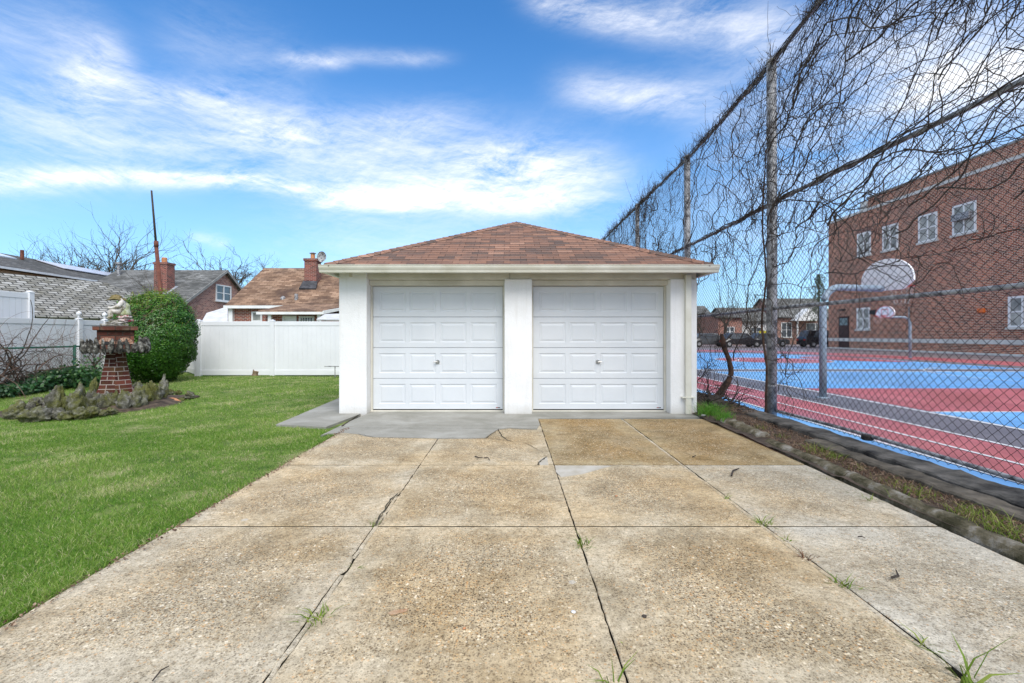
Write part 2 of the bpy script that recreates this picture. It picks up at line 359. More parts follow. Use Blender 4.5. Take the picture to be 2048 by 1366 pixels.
def leafmat(name, stops, rough=.45, spec=.35, trans=.25):
    m, t = mat(name); a = t.n('ShaderNodeAttribute', attribute_name='tint').outputs['Fac']
    c = t.ramp(a, stops)
    b = finish(t, c, rough, spec=spec)
    tr = t.n('ShaderNodeBsdfTranslucent', {'Color': c}); mx = t.n('ShaderNodeMixShader', {0: trans, 1: b.outputs[0], 2: tr.outputs[0]})
    out = [n for n in t.nt.nodes if n.type == 'OUTPUT_MATERIAL'][0]; t.nt.links.new(mx.outputs[0], out.inputs[0]); return m
mt['grass'] = leafmat('grass blades', [(0, (.055, .15, .015)), (.3, (.12, .27, .028)), (.55, (.23, .38, .05)), (.75, (.40, .47, .13)), (1, (.66, .60, .36))], .6, .25, .3)
mt['weed'] = leafmat('weed leaves', [(0, (.10, .17, .015)), (.5, (.20, .30, .03)), (1, (.42, .40, .12))], .5, .3, .3)
mt['brightgrass'] = leafmat('bright grass', [(0, (.06, .22, .02)), (1, (.20, .42, .05))], .5, .3, .3)
mt['drygrass'] = leafmat('dry grass', [(0, (.07, .035, .022)), (.5, (.22, .12, .07)), (1, (.48, .36, .24))], .8, .2, .2)
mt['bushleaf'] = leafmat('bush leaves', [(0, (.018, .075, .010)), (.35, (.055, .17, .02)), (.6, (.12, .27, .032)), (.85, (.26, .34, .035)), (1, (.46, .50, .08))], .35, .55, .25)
mt['ivy'] = leafmat('ivy leaves', [(0, (.012, .045, .012)), (.6, (.03, .10, .03)), (1, (.09, .18, .05))], .4, .45, .15)
mt['pine'] = leafmat('pine needles', [(0, (.06, .08, .04)), (1, (.14, .17, .09))], .7, .2, .1)

def concrete():
    m, t = mat('exposed aggregate concrete'); P = pos(t)
    sx = t.n('ShaderNodeSeparateXYZ', {0: P}); x, y = sx.outputs[0], sx.outputs[1]
    tone = t.n('ShaderNodeAttribute', attribute_name='tint').outputs['Fac']
    def vor(sc):
        v = t.n('ShaderNodeTexVoronoi', {'Vector': P, 'Scale': sc, 'Randomness': 1.0}, feature='F1'); return v.outputs['Color'], v.outputs['Distance']
    c1, d1 = vor(85); c2, d2 = vor(190)
    s1 = t.n('ShaderNodeSeparateColor', {0: c1}); s2 = t.n('ShaderNodeSeparateColor', {0: c2})
    cem_n = t.noise(P, 2.2, 8, .65); fine = t.noise(P, 60, 5, .7)
    cement = t.ramp(fine, [(.3, (.40, .355, .28)), (.7, (.62, .565, .47))])
    peb = t.ramp(s1.outputs[0], [(0, (.07, .055, .04)), (.13, (.17, .12, .075)), (.28, (.36, .27, .17)), (.6, (.52, .41, .27)), (.80, (.66, .52, .34)), (.90, (.60, .34, .13)), (.95, (.78, .71, .58)), (1, (.85, .81, .73))])
    peb2 = t.ramp(s2.outputs[0], [(0, (.05, .04, .03)), (.20, (.21, .16, .11)), (.5, (.47, .385, .28)), (.85, (.62, .52, .38)), (1, (.82, .76, .63))])
    m1 = t.ramp(t.m('ADD', d1, t.m('MULTIPLY', s1.outputs[1], .3)), [(.42, (1, 1, 1)), (.56, (0, 0, 0))])
    m2 = t.ramp(t.m('ADD', d2, t.m('MULTIPLY', s2.outputs[1], .3)), [(.45, (1, 1, 1)), (.62, (0, 0, 0))])
    # worn away more in the middle of a slab than along its joints
    ed = None
    for xj in (-2.26, -.905, .44, 1.715, 2.86):
        e = t.m('ABSOLUTE', t.m('SUBTRACT', x, xj)); ed = e if ed is None else t.m('MINIMUM', ed, e)
    for yj in (1.74, 3.28, 4.82):
        ed = t.m('MINIMUM', ed, t.m('ABSOLUTE', t.m('SUBTRACT', y, yj)))
    wear = t.m('ADD', t.m('MULTIPLY', ed, 2.2), t.m('MULTIPLY', t.m('SUBTRACT', cem_n, .5), 3.0), clamp=True)
    wear = t.m('MULTIPLY', wear, t.m('SUBTRACT', 1.0, t.m('MULTIPLY', tone, .45)), clamp=True)
    expo = t.m('ADD', .22, t.m('MULTIPLY', wear, .78))
    col = t.mix(t.m('MULTIPLY', m2, t.m('MULTIPLY', expo, .8)), cement, peb2)
    col = t.mix(t.m('MULTIPLY', m1, expo), col, peb)
    # pale cement skin along joints, ochre weathering, grey lichen, dark stains
    skin = t.ramp(t.m('ADD', t.m('SUBTRACT', 1.0, wear), t.m('MULTIPLY', t.m('SUBTRACT', fine, .5), .3)), [(.55, (0, 0, 0)), (1.0, (.55, .55, .55))])
    col = t.mix(skin, col, (.62, .59, .53))
    st = t.noise(P, 1.1, 9, .68, .6)
    col = t.mix(t.ramp(st, [(.46, (0, 0, 0)), (.66, (.8, .8, .8))]), col, t.mix(1.0, col, (.72, .71, .68), 'MULTIPLY'))
    oc = t.noise(P, .8, 6, .6, .3)
    oc = t.m('ADD', t.ramp(oc, [(.42, (0, 0, 0)), (.62, (.7, .7, .7))]), t.m('SUBTRACT', 0.0, t.m('MULTIPLY', tone, .25)), clamp=True)
    col = t.mix(oc, col, t.mix(1.0, col, (1.05, .90, .68), 'MULTIPLY'))
    damp = t.n('ShaderNodeAttribute', attribute_name='damp').outputs['Fac']
    dn = t.ramp(t.noise(P, 2.5, 7, .65), [(.30, (.45, .45, .45)), (.58, (1, 1, 1))])
    col = t.mix(t.m('MULTIPLY', damp, dn), col, t.mix(1.0, col, (.72, .66, .52), 'MULTIPLY'))
    def specks(sc, thr, r0, colr, f):
        nonlocal col
        v = t.n('ShaderNodeTexVoronoi', {'Vector': P, 'Scale': sc, 'Randomness': 1.0}); q = t.n('ShaderNodeSeparateColor', {0: v.outputs['Color']})
        k = t.m('MULTIPLY', t.m('LESS_THAN', v.outputs['Distance'], t.m('MULTIPLY', q.outputs[1], r0)), t.m('GREATER_THAN', q.outputs[0], thr))
        col = t.mix(t.m('MULTIPLY', k, t.m('MULTIPLY', t.m('ADD', .35, t.m('MULTIPLY', expo, .65)), f)), col, colr)
    specks(105, .42, .62, (.075, .058, .04), .80); specks(62, .80, .45, (.10, .075, .05), .7); specks(60, .84, .55, (.82, .77, .68), .85); specks(85, .88, .6, (.62, .35, .15), .7); specks(160, .45, .6, (.12, .095, .07), .7)
    grit = t.noise(P, 22, 6, .75); col = t.mix(.9, col, t.ramp(grit, [(.34, (.66, .64, .60)), (.5, (1, 1, 1)), (.68, (1.22, 1.22, 1.2))]), 'MULTIPLY')
    mot = t.noise(P, 3.2, 8, .7, .4); col = t.mix(.85, col, t.ramp(mot, [(.36, (.74, .72, .68)), (.52, (1, 1, 1)), (.66, (1.12, 1.12, 1.12))]), 'MULTIPLY')
    col = t.mix(1.0, col, t.ramp(tone, [(0, (1.0, .91, .745)), (1, (1.0, .98, .92))]), 'MULTIPLY')
    spots = t.n('ShaderNodeTexVoronoi', {'Vector': P, 'Scale': 2.3, 'Randomness': 1.0}); ss = t.n('ShaderNodeSeparateColor', {0: spots.outputs['Color']})
    sp = t.m('MULTIPLY', t.m('LESS_THAN', t.m('ADD', spots.outputs['Distance'], t.m('MULTIPLY', fine, .10)), .105), t.m('GREATER_THAN', ss.outputs[0], .72))
    col = t.mix(t.m('MULTIPLY', sp, .6), col, t.mix(ss.outputs[1], (.24, .20, .15), (.60, .57, .50)))
    hgt = t.m('ADD', t.m('MULTIPLY', t.m('SUBTRACT', 1.0, d1), t.m('MULTIPLY', expo, 1.0)), t.m('ADD', t.m('MULTIPLY', t.m('SUBTRACT', 1.0, d2), .5), t.m('MULTIPLY', fine, .4)))
    finish(t, col, .88, hgt, .45, .006, spec=.2); return m
mt['concrete'] = concrete()
def newcement():
    m, t = mat('new grey cement'); P = pos(t)
    n = t.noise(P, 1.6, 8, .66, .5); f = t.noise(P, 70, 5, .7)
    c = t.ramp(n, [(.3, (.24, .235, .20)), (.5, (.31, .30, .265)), (.7, (.40, .39, .355))])
    c = t.mix(.35, c, t.ramp(f, [(.3, (.7, .7, .7)), (.7, (1.2, 1.2, 1.2))]), 'MULTIPLY')
    finish(t, c, .9, f, .35, .004, spec=.15); return m
mt['newcement'] = newcement()
mt['patch'] = nm('pale cement patch', (.40, .36, .29), (.52, .49, .43), 6, .9, .3, 80)
mt['patchdark'] = nm('brown stain', (.34, .17, .08), (.52, .38, .25), 30, .9, .3, 80)
mt['patchgrey'] = nm('thin grey skim', (.36, .32, .25), (.46, .42, .34), 14, .9, .3, 80)
mt['curb'] = nm('old curb concrete', (.055, .048, .022), (.16, .135, .085), 6, .9, 1.0, 90, c3=(.36, .33, .28), lo=.36, hi=.66)
def court(name, c1, c2):
    m, t = mat(name); P = pos(t)
    c = t.ramp(t.noise(P, .7, 8, .66, .4), [(.35, c1), (.65, c2)])
    sc_ = t.noise(t.vm('MULTIPLY', P, (1.0, .35, 1.0)), 2.2, 9, .75, .8); c = t.mix(.8, c, t.ramp(sc_, [(.34, (.72, .72, .74)), (.5, (1, 1, 1)), (.68, (1.16, 1.15, 1.13))]), 'MULTIPLY')
    wet = t.noise(P, .25, 4, .6, .5)
    r = t.ramp(wet, [(.4, (.3, .3, .3)), (.62, (.65, .65, .65))])
    finish(t, c, r, t.noise(P, 120, 3, .6), .12, .003, spec=.4); return m
mt['cblue'] = court('court blue', (.10, .31, .64), (.17, .42, .74))
mt['cred'] = court('court red', (.36, .085, .095), (.46, .13, .14))
mt['cdark'] = court('court dark asphalt', (.12, .115, .135), (.17, .16, .18))
mt['cwhite'] = court('court line white', (.62, .64, .66), (.72, .74, .76))
mt['cbase'] = court('yard asphalt', (.17, .145, .15), (.26, .21, .21))
mt['lawn'] = nm('lawn soil', (.08, .12, .03), (.16, .21, .05), 2.4, .95, .8, 30, c3=(.30, .27, .14))
mt['farground'] = nm('distant ground', (.10, .12, .05), (.20, .20, .13), .3, .95, .2, 3)
# ---------------------------------------------------------------- ground and paving
def sheet(name, poly, z, m, th=.03, kind='structure'):
    o = M().prism(poly, z-th, z).build(name, m); o['kind'] = kind; return o
def rect(x0, x1, y0, y1): return [(x0, y0), (x1, y0), (x1, y1), (x0, y1)]
sheet('ground', rect(-900, 900, -300, 1500), -.12, mt['farground'])
sheet('driveway_bed', rect(-2.5, 3.95, -8, 9), -.045, mt['bed'])

def wob(a, b, n, amp, seed):
    r = np.random.default_rng(seed); pts = []
    for i in range(n):
        f = i/(n-1); k = amp*(0 if i in (0, n-1) else 1)
        pts.append((a[0]+(b[0]-a[0])*f+r.normal()*k, a[1]+(b[1]-a[1])*f+r.normal()*k*.6))
    return pts
colsx = [(-2.26, -.928), (-.895, .4355), (.4425, 1.702), (1.739, 2.9)]
rowsy = [(-8, -4.4), (-4.385, -1.35), (-1.335, .19), (.205, 1.73), (1.742, 3.269), (3.287, 4.807), (4.829, 7.43)]
tones = {(0, 6): .25, (1, 6): .3, (2, 6): .1, (3, 6): .05, (0, 5): .35, (1, 5): .15, (2, 5): .1, (3, 5): .8, (0, 4): .45, (1, 4): .1, (2, 4): .1, (3, 4): 1.0,
         (0, 3): .35, (1, 3): .1, (2, 3): .35, (3, 3): 1.0}
V, Fq, tint, damp, fmi = [], [], [], [], []
def slab_mesh(outline, z, tn, dm):
    """a slab with a worn arris: outer ring low, inner ring high, flat top"""
    n = len(outline); c = np.mean(np.array(outline), axis=0); b = len(V)
    for ins, zz in ((0, z-.07), (0, z-.004), (.004, z)):
        for p in outline:
            dx, dy = p[0]-c[0], p[1]-c[1]
            V.append((p[0]-math.copysign(min(ins, abs(dx)), dx), p[1]-math.copysign(min(ins, abs(dy)), dy), zz)); tint.append(tn); damp.append(dm)
    for r_ in range(2):
        for i in range(n): Fq.append((b+r_*n+i, b+r_*n+(i+1) % n, b+(r_+1)*n+(i+1) % n, b+(r_+1)*n+i)); fmi.append(1-r_)
    Fq.append(tuple(b+2*n+i for i in range(n))); fmi.append(0)
for ci, (x0, x1) in enumerate(colsx):
    for ri, (y0, y1) in enumerate(rowsy):
        sd_ = ci*10+ri; zz = .0009*ri-.003
        amp = .0020; nn = 34
        e = wob((x0, y0), (x1, y0), 18, .0022, sd_)[:-1]+wob((x1, y0), (x1, y1), nn, amp, sd_+100)[:-1]
        e += wob((x1, y1), (x0, y1), 18, .0022, sd_+200)[:-1]+wob((x0, y1), (x0, y0), nn, amp, sd_+300)[:-1]
        if ci == 0: e = [(x+(.026*float(np.interp(y, [2.60, 2.66, 2.78, 2.84, 3.86, 3.95], [0, 1, 1, 0, 0, 1])) if x > -1.2 else 0), y) for x, y in e]
        if ci == 3: e = [(x+(.0 if x < 2.5 else .12*max(0, (y-3)/5)), y) for x, y in e]
        slab_mesh(e, zz, tones.get((ci, ri), .4), 1.0 if ci >= 2 and ri == 6 else 0.0)
# slivers left in the wide joints
def sliver(p, q, wdt, seed, z=-.003):
    n = 22; L = wob(p, q, n, .0025, seed); W = [(x+wdt+np.random.default_rng(seed*50+i).normal()*.003, y) for i, (x, y) in enumerate(L)]
    slab_mesh(L+W[::-1] if wdt < 0 else W+L[::-1], z, .5, 0)
sliver((-.926, 1.0), (-.924, 2.62), .026, 1); sliver((-.926, 2.82), (-.926, 3.9), .027, 2); sliver((-.924, -2), (-.926, .95), .027, 4)
sliver((1.705, 1.9), (1.705, 4.82), .031, 3); sliver((1.705, 4.84), (1.705, 7.4), .031, 5); sliver((1.705, -2), (1.705, 1.3), .026, 6)
me = bpy.data.meshes.new('driveway'); me.from_pydata(V, [], Fq); me.update()
for nm_, vals in (('tint', tint), ('damp', damp)):
    a = me.attributes.new(nm_, 'FLOAT', 'POINT'); a.data.foreach_set('value', np.array(vals, dtype=np.float32))
drv = link('driveway', me, [mt['concrete'], mt['bed']]); struct(drv); me.polygons.foreach_set('material_index', fmi)

# newer cement apron by the garage, its feathered lower edge, and the side path
def pxpoly(pts): return [g2(*p) for p in pts]
ap = [(-2.42, 6.92), (-2.0, 6.86), (-1.5, 6.90), (-.9, 6.86), (-.3, 6.90), (.2, 6.84), (.425, 6.88), (.425, 7.435), (1.2, 7.46), (2.2, 7.48), (3.02, 7.55), (3.02, 8.4), (-2.36, 8.4)]
ap = [(-2.02, 6.88)]+ap[2:]
sheet('apron', [(-2.40, 6.93), (-2.3, 6.76)]+ap[:-1]+[(-2.33, 8.4), (-2.33, 7.7)], .012, mt['newcement'], .05)
lowedge = pxpoly([(641, 872), (655, 868), (672, 867), (690, 866.5), (706, 868), (717, 869), (730, 873), (748, 875), (790, 876), (840, 877), (880, 878), (930, 878), (970, 877), (982, 868), (996, 860), (1020, 857), (1048, 859), (1074, 859.5)])
sheet('cement_patch', lowedge+[(.42, 6.93), (-1, 6.95), (-2.40, 6.96)], .007, mt['newcement'], .03)
pth = pxpoly([(552, 851), (652, 856), (722, 828)])
sheet('side_path', [pth[0], pth[1], (-2.43, 7.75), (-2.43, 8.3), (-2.74, 8.3), (-2.74, 14), (-3.62, 14)], .016, mt['patch'] if 0 else mt['newcement'], .06)
# repairs and stains on the slabs
def blob(name, px, py, rx, ry, z, m, seed, rot=0, label=None):
    x, y = g2(px, py); r = np.random.default_rng(seed); ph = r.uniform(0, 6.28, 4)
    P = []
    for i in range(36):
        a = i/36*2*math.pi; k = 1+.16*math.sin(2*a+ph[0])+.12*math.sin(3*a+ph[1])+.08*math.sin(5*a+ph[2])+.05*math.sin(9*a+ph[3])
        u, v = rx*k*math.cos(a), ry*k*math.sin(a); P.append((x+u*math.cos(rot)-v*math.sin(rot), y+u*math.sin(rot)+v*math.cos(rot)))
    o = M().prism(P, z-.004, z).build(name, m); struct(o); return o
sheet('cement_repair', pxpoly([(1110, 932.5), (1112, 945), (1122, 955), (1140, 953), (1165, 949), (1190, 942), (1222, 933)]), .0072, mt['patch'], .008)
sheet('cement_repair', pxpoly([(1077, 923), (1086, 917), (1094, 914), (1097, 931), (1080, 931)]), .0072, mt['patch'], .008)
# cracks: thin dark lines of opened concrete
def crack(pts, wd, z=.0085):
    P = [Vector((*g2(*p), 0)) for p in pts]; Q = []
    r = np.random.default_rng(int(pts[0][0]))
    for a, b in zip(P[:-1], P[1:]):
        k = max(2, int((b-a).length/.05))
        for i in range(k): Q.append(a+(b-a)*i/k+Vector((r.normal()*.006, r.normal()*.006, 0)))
    Q.append(P[-1]); L, Rr = [], []
    for i, q in enumerate(Q):
        t_ = (Q[min(i+1, len(Q)-1)]-Q[max(i-1, 0)]).normalized(); nrm = Vector((-t_.y, t_.x, 0)); w_ = wd*r.uniform(.4, 1.2)
        L.append(q+nrm*w_/2); Rr.append(q-nrm*w_/2)
    m = M()
    for i in range(len(Q)-1):
        m.quad((L[i].x, L[i].y, z), (Rr[i].x, Rr[i].y, z), (Rr[i+1].x, Rr[i+1].y, z), (L[i+1].x, L[i+1].y, z))
    return struct(m.build('crack', mt['bed']))
crack([(1074, 931), (1082, 922), (1094, 915)], .02)
crack([(996, 861), (1003, 872), (1012, 880), (1022, 883)], .014); crack([(972, 876), (1010, 882), (1050, 886), (1075, 900), (1085, 905)], .007)
crack([(641, 873), (717, 869.5), (748, 876), (862, 878.5), (972, 877.5), (997, 860), (1020, 857.5), (1074, 860)], .010, .0135)
crack([(640, 857), (720, 858), (900, 859), (1074, 860)], .008, .0165)
crack([(795, 989), (783, 1000), (764, 1030), (752, 1052)], .014)
crack([(1078, 864), (1200, 864), (1330, 863), (1440, 864)], .006)
struct(M().prism([(-2.43, 7.72), (-2.412, 7.7), (-2.352, 6.8), (-2.372, 6.8)], .005, .0195).build('joint_filler', mt['bed']))

# lawn: a gently uneven sheet reaching to the fences
nx, ny = 120, 150
gx = np.linspace(0, 1, nx); gy = np.linspace(-8, 30, ny); LV = []
def lawn_edge(y):
    e = -2.29+.03*math.sin(y*2.1)+.02*math.sin(y*5.3+1)
    if y > 6.70: e = -2.55-(y-6.70)*4.0 if y < 6.92 else -3.42-(y-6.92)*.03
    return e
def lawn_z(x, y): return -.018+.025*math.sin(x*.7+1)*math.sin(y*.5)*min(1, max(0, -x-2.5))+.012*math.sin(x*2.3+y*1.7)*min(1, max(0, -x-2.6))
for y in gy:
    e = -2.29 if y < 6.8 else -2.45
    for f in gx:
        x = e-(f**1.6)*(60+e); LV.append((x, y, lawn_z(x, y)))
LF = [(j*nx+i+1, j*nx+i, (j+1)*nx+i, (j+1)*nx+i+1) for j in range(ny-1) for i in range(nx-1)]
lw = npmesh('lawn', LV, LF, mt['lawn'], smooth=True); struct(lw)
sheet('back_yard', rect(-3.6, 4.1, 14.2, 30), -.02, mt['lawn'])

# ---------------------------------------------------------------- sports court
sheet('yard', rect(3.9, 75, -25, 52), -.02, mt['cbase'], .08)
sheet('court_red_lane', rect(4.53, 5.86, -20, 44), -.012, mt['cred'], .004)
sheet('court_blue_strip', rect(3.98, 4.47, -20, 12), -.012, mt['cblue'], .004)
sheet('court_dark_lane', rect(5.86, 7.0, -20, 44), -.0115, mt['cdark'], .004)
for x0, x1 in ((4.47, 4.53), (5.12, 5.17), (5.83, 5.89), (6.99, 7.08)):
    sheet('court_line', rect(x0, x1, -20, 40), -.004, mt['cwhite'], .004)
CXc, CYc = 13.2, 22.0
def oval(a, b, cx, cy, n=64, p=2.6, y0=-20):
    P = []
    for i in range(n+1):
        t_ = math.pi*i/n; c, s_ = math.cos(t_), math.sin(t_)
        P.append((cx+a*math.copysign(abs(c)**(2/p), c), cy+b*abs(s_)**(2/p)))
    return [(cx-a, y0), (cx+a, y0)]+P
sheet('court_red_surround', oval(10.6, 19.5, 13.6, 22, y0=-20), -.0135, mt['cred'], .003)
sheet('court_dark_ring', oval(7.7, 15.0, 13.4, 22), -.0128, mt['cdark'], .003)
sheet('court_line_ring', oval(6.30, 12.6, 13.3, 22), -.0095, mt['cwhite'], .003)
sheet('court_blue', oval(6.18, 12.4, 13.3, 22), -.006, mt['cblue'], .003)
def clipx(y0, y1, x0=7.12, x1=19.44): return rect(x0, x1, y0, y1)
sheet('court_red_band', clipx(8.16, 11.7), -.002, mt['cred'], .003)
sheet('court_dark_band', clipx(17.1, 18.1), -.002, mt['cdark'], .003)
for y0, y1 in ((17.0, 17.1), (18.1, 18.2), (8.12, 8.17)): sheet('court_line', clipx(y0, y1), -.001, mt['cwhite'], .003)
# red key areas and curved white markings
def ring(cx, cy, r0, r1, a0, a1, z, name, m, n=48):
    o = [(cx+r1*math.cos(a0+(a1-a0)*i/n), cy+r1*math.sin(a0+(a1-a0)*i/n)) for i in range(n+1)]
    i_ = [(cx+r0*math.cos(a0+(a1-a0)*i/n), cy+r0*math.sin(a0+(a1-a0)*i/n)) for i in range(n+1)][::-1] if r0 > 0 else []
    m_ = M(); k = n+1
    if r0 > 0:
        vs = [(*p, z) for p in o]+[(*p, z) for p in i_[::-1]]
        m_.add(vs, [(j, j+1, k+j+1, k+j) for j in range(n)])
    else: m_.add([(*p, z) for p in o], [tuple(range(k))])
    return struct(m_.build(name, m))
ring(13.3, 24.6, 0, 2.6, 0, 2*math.pi, .0005, 'court_red_circle', mt['cred']); ring(13.3, 24.6, 2.6, 2.68, 0, 2*math.pi, .001, 'court_line', mt['cwhite'])
ring(19.2, 26, 0, 3.1, math.pi/2, 1.5*math.pi, .0007, 'court_red_circle', mt['cred'])
ring(19.4, 14.3, 5.4, 5.46, math.pi*.62, math.pi*1.38, .0012, 'court_line', mt['cwhite'])
ring(13.3, 5.2, 3.2, 3.26, 0, 2*math.pi, .0012, 'court_line', mt['cwhite'])
ring(7.2, 27, 5.0, 5.07, -math.pi/2, math.pi/2, .001, 'court_line', mt['cwhite'])

# ---------------------------------------------------------------- garage
GX0, GX1, GY0, GY1 = -2.78, 3.04, 7.86, 14.0
gar = thing('garage', 'white stucco two-car garage with a brown-red shingled hip roof', 'garage', (.13, GY0, 0))
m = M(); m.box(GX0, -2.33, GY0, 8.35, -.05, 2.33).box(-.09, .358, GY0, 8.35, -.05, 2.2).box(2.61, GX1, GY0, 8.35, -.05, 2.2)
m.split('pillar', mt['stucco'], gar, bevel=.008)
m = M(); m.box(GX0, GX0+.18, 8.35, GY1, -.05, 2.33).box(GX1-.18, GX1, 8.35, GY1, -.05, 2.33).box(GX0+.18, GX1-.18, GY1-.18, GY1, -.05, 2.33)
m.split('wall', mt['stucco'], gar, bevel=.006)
m = M(); m.box(-2.60, GX1-.001, GY0+.03, 8.02, 2.203, 2.345).box(-2.328, -.092, 8.0, 8.16, 2.115, 2.2).box(.36, 2.608, 8.0, 8.16, 2.115, 2.2)
m.box(-2.61, -2.56, GY0-.012, GY0+.028, 2.235, 2.345); m.split('lintel', mt['trim'], gar, bevel=.006)
m = M().box(-.005, .0, GY0+.022, GY0+.031, 2.21, 2.34); m.build('board_joint', mt['darkgap'], gar)
m = M()
for a, b in ((-2.328, -2.300), (-.120, -.092), (.36, .388), (2.58, 2.608)): m.box(a, b, 8.085, 8.16, .02, 2.115)
m.split('door_jamb', mt['trim'], gar, bevel=.003)
m = M().box(-2.33, -.09, 8.07, 8.4, -.02, .030).box(.358, 2.61, 8.07, 8.4, -.02, .030); m.split('door_sill', mt['trim'], gar, bevel=.004)
def panel_section(x0, x1, z0, z1, y):
    m = M(); W = x1-x0; pw = W*.204; gap = (W-4*pw)/5*.86; mg = (W-4*pw-3*gap)/2
    xs = [x0]
    for i in range(4): a = x0+mg+i*(pw+gap); xs += [a, a+pw]
    xs.append(x1); H = z1-z0; zs = [z0, z0+H*.17, z0+H*.83, z1]
    for i in range(9):
        for j in range(3):
            a, b, c, d = xs[i], xs[i+1], zs[j], zs[j+1]
            if i % 2 == 1 and j == 1:
                rings = [(0, 0), (.008, .007), (.022, .010), (.052, .001), (.056, .001)]
                P = [[(a+s, y+q, c+s), (b-s, y+q, c+s), (b-s, y+q, d-s), (a+s, y+q, d-s)] for s, q in rings]
                for k in range(len(rings)-1):
                    for e in range(4): m.quad(P[k][e], P[k][(e+1) % 4], P[k+1][(e+1) % 4], P[k+1][e])
                m.quad(*P[-1])
            else: m.quad((a, y, c), (b, y, c), (b, y, d), (a, y, d))
    # top and bottom lips with a rolled edge, back
    m.quad((x0, y, z0), (x0, y+.04, z0-.002), (x1, y+.04, z0-.002), (x1, y, z0)); m.quad((x0, y, z1), (x1, y, z1), (x1, y+.012, z1+.006), (x0, y+.012, z1+.006))
    m.quad((x0, y+.012, z1+.006), (x1, y+.012, z1+.006), (x1, y+.04, z1+.006), (x0, y+.04, z1+.006))
    m.quad((x0, y+.04, z0-.002), (x0, y+.04, z1+.006), (x1, y+.04, z1+.006), (x1, y+.04, z0-.002))
    m.quad((x0, y, z0), (x0, y, z1), (x0, y+.04, z1), (x0, y+.04, z0)); m.quad((x1, y, z0), (x1, y+.04, z0), (x1, y+.04, z1), (x1, y, z1))
    return m
for x0, x1, hx, sgn in ((-2.300, -.120, (875-CX)*8.1/F, -1), (.388, 2.580, (1196-CX)*8.1/F, 1)):
    dr = M().box(x0, x1, 8.165, 8.20, .03, 2.12).build('garage_door', mt['darkgap'], gar)
    hh = (2.112-.045)/4
    for k in range(4):
        s_ = panel_section(x0+.003, x1-.003, .045+k*hh+.004, .045+(k+1)*hh-.007, 8.122).build('door_section', mt['door'], dr)
    M().box(x0+.004, x1-.004, 8.124, 8.15, .031, .045).build('bottom_seal', mt['darkgap'], dr)
    hz = CH-(724-HY)*8.1/F
    h = M(); h.tube([(hx, 8.124, hz), (hx, 8.108, hz)], [.036, .034], 16); h.tube([(hx, 8.108, hz), (hx, 8.092, hz)], .016, 12)
    h.box(hx-.013+sgn*.03, hx+.013+sgn*.03, 8.080, 8.096, hz-.009+sgn*.003, hz+.009+sgn*.003); h.tube([(hx, 8.088, hz), (hx+sgn*.065, 8.084, hz+.006)], [.011, .007], 8)
    h.build('door_handle', mt['chrome'], dr, smooth=False)
    bx = x1-.115
    M().box(bx, bx+.07, 8.1165, 8.1215, .066, .078).build('badge', mt['darkgap'], dr); M().box(bx+.004, bx+.028, 8.1145, 8.1163, .068, .076).build('badge_mark', mt['red'], dr)
# roof: four hipped slopes laid in overlapping courses
RX0, RX1, RY0, RY1, ZE = -2.89, 3.17, 7.54, 14.3, 2.385
HW = (RX1-RX0)/2; RC = (RX0+RX1)/2; ZR = 3.74; pitch = (ZR-ZE)/HW; RYa, RYb = RY0+HW, RY1-HW
def slope(name, A, B, C, D, rows=23):   # A,B eave, C,D ridge (over B and A)
    A, B, C, D = map(Vector, (A, B, C, D)); m = M(); n = (B-A).cross(D-A)
    if n.length < 1e-6: n = (B-A).cross(C-A)
    n.normalize()
    if n.z < 0: n = -n
    for i in range(rows):
        f0, f1 = i/rows, (i+1.15)/rows; f1 = min(1, f1)
        p, q = A.lerp(D, f0), B.lerp(C, f0); r_, s_ = B.lerp(C, f1), A.lerp(D, f1); up = n*.010; dn = n*.0015
        m.quad(p+up, q+up, r_+dn, s_+dn); m.quad(p-n*.004, q-n*.004, q+up, p+up)
    return m
rf = M()
e = [Vector(p) for p in ((RX0, RY0, ZE), (RX1, RY0, ZE), (RX1, RY1, ZE), (RX0, RY1, ZE))]; ra, rb = Vector((RC, RYa, ZR)), Vector((RC, RYb, ZR))
for a, b, c, d in ((e[0], e[1], ra, ra), (e[1], e[2], rb, ra), (e[2], e[3], rb, rb), (e[3], e[0], ra, rb)):
    s_ = slope('', a, b, c, d); rf.add(s_.v, s_.f)
roof = rf.build('roof', mt['garageroof'], gar)
cap = M()
def caps(p, q, n):
    for i in range(n):
        a, b = p.lerp(q, i/n), p.lerp(q, (i+1.25)/n if i < n-1 else 1); t_ = (q-p).normalized(); sd2 = t_.cross(Vector((0, 0, 1))).normalized()*.13
        u = Vector((0, 0, .034)); l = Vector((0, 0, -.022)); dn = Vector((0, 0, -.012))
        cap.quad(a+sd2+l, a+u, b+u+dn, b+sd2+l+dn); cap.quad(a+u, a-sd2+l, b-sd2+l+dn, b+u+dn); cap.quad(a+sd2+l+dn, a-sd2+l+dn, a-sd2+l, a+sd2+l); cap.add([a+sd2+l, a-sd2+l, a+u], [(0, 1, 2)])
for q in (e[0], e[1]): caps(q, ra, 30)
for q in (e[2], e[3]): caps(q, rb, 30)
caps(ra, rb, 6); cap.build('ridge_cap', mt['garageroof'], roof)
M().box(RX0+.02, RX1-.02, RY0+.02, RY1-.02, ZE-.03, ZE-.012).build('drip_edge', mt['darkgap'], gar)
m = M().box(RX0+.02, RX1-.02, RY0+.06, GY0-.002, 2.335, 2.352).box(RX0+.02, GX0-.002, GY0, RY1-.05, 2.335, 2.352).box(GX1+.002, RX1-.02, GY0, RY1-.05, 2.335, 2.352)
m.build('soffit', mt['soffit'], gar)
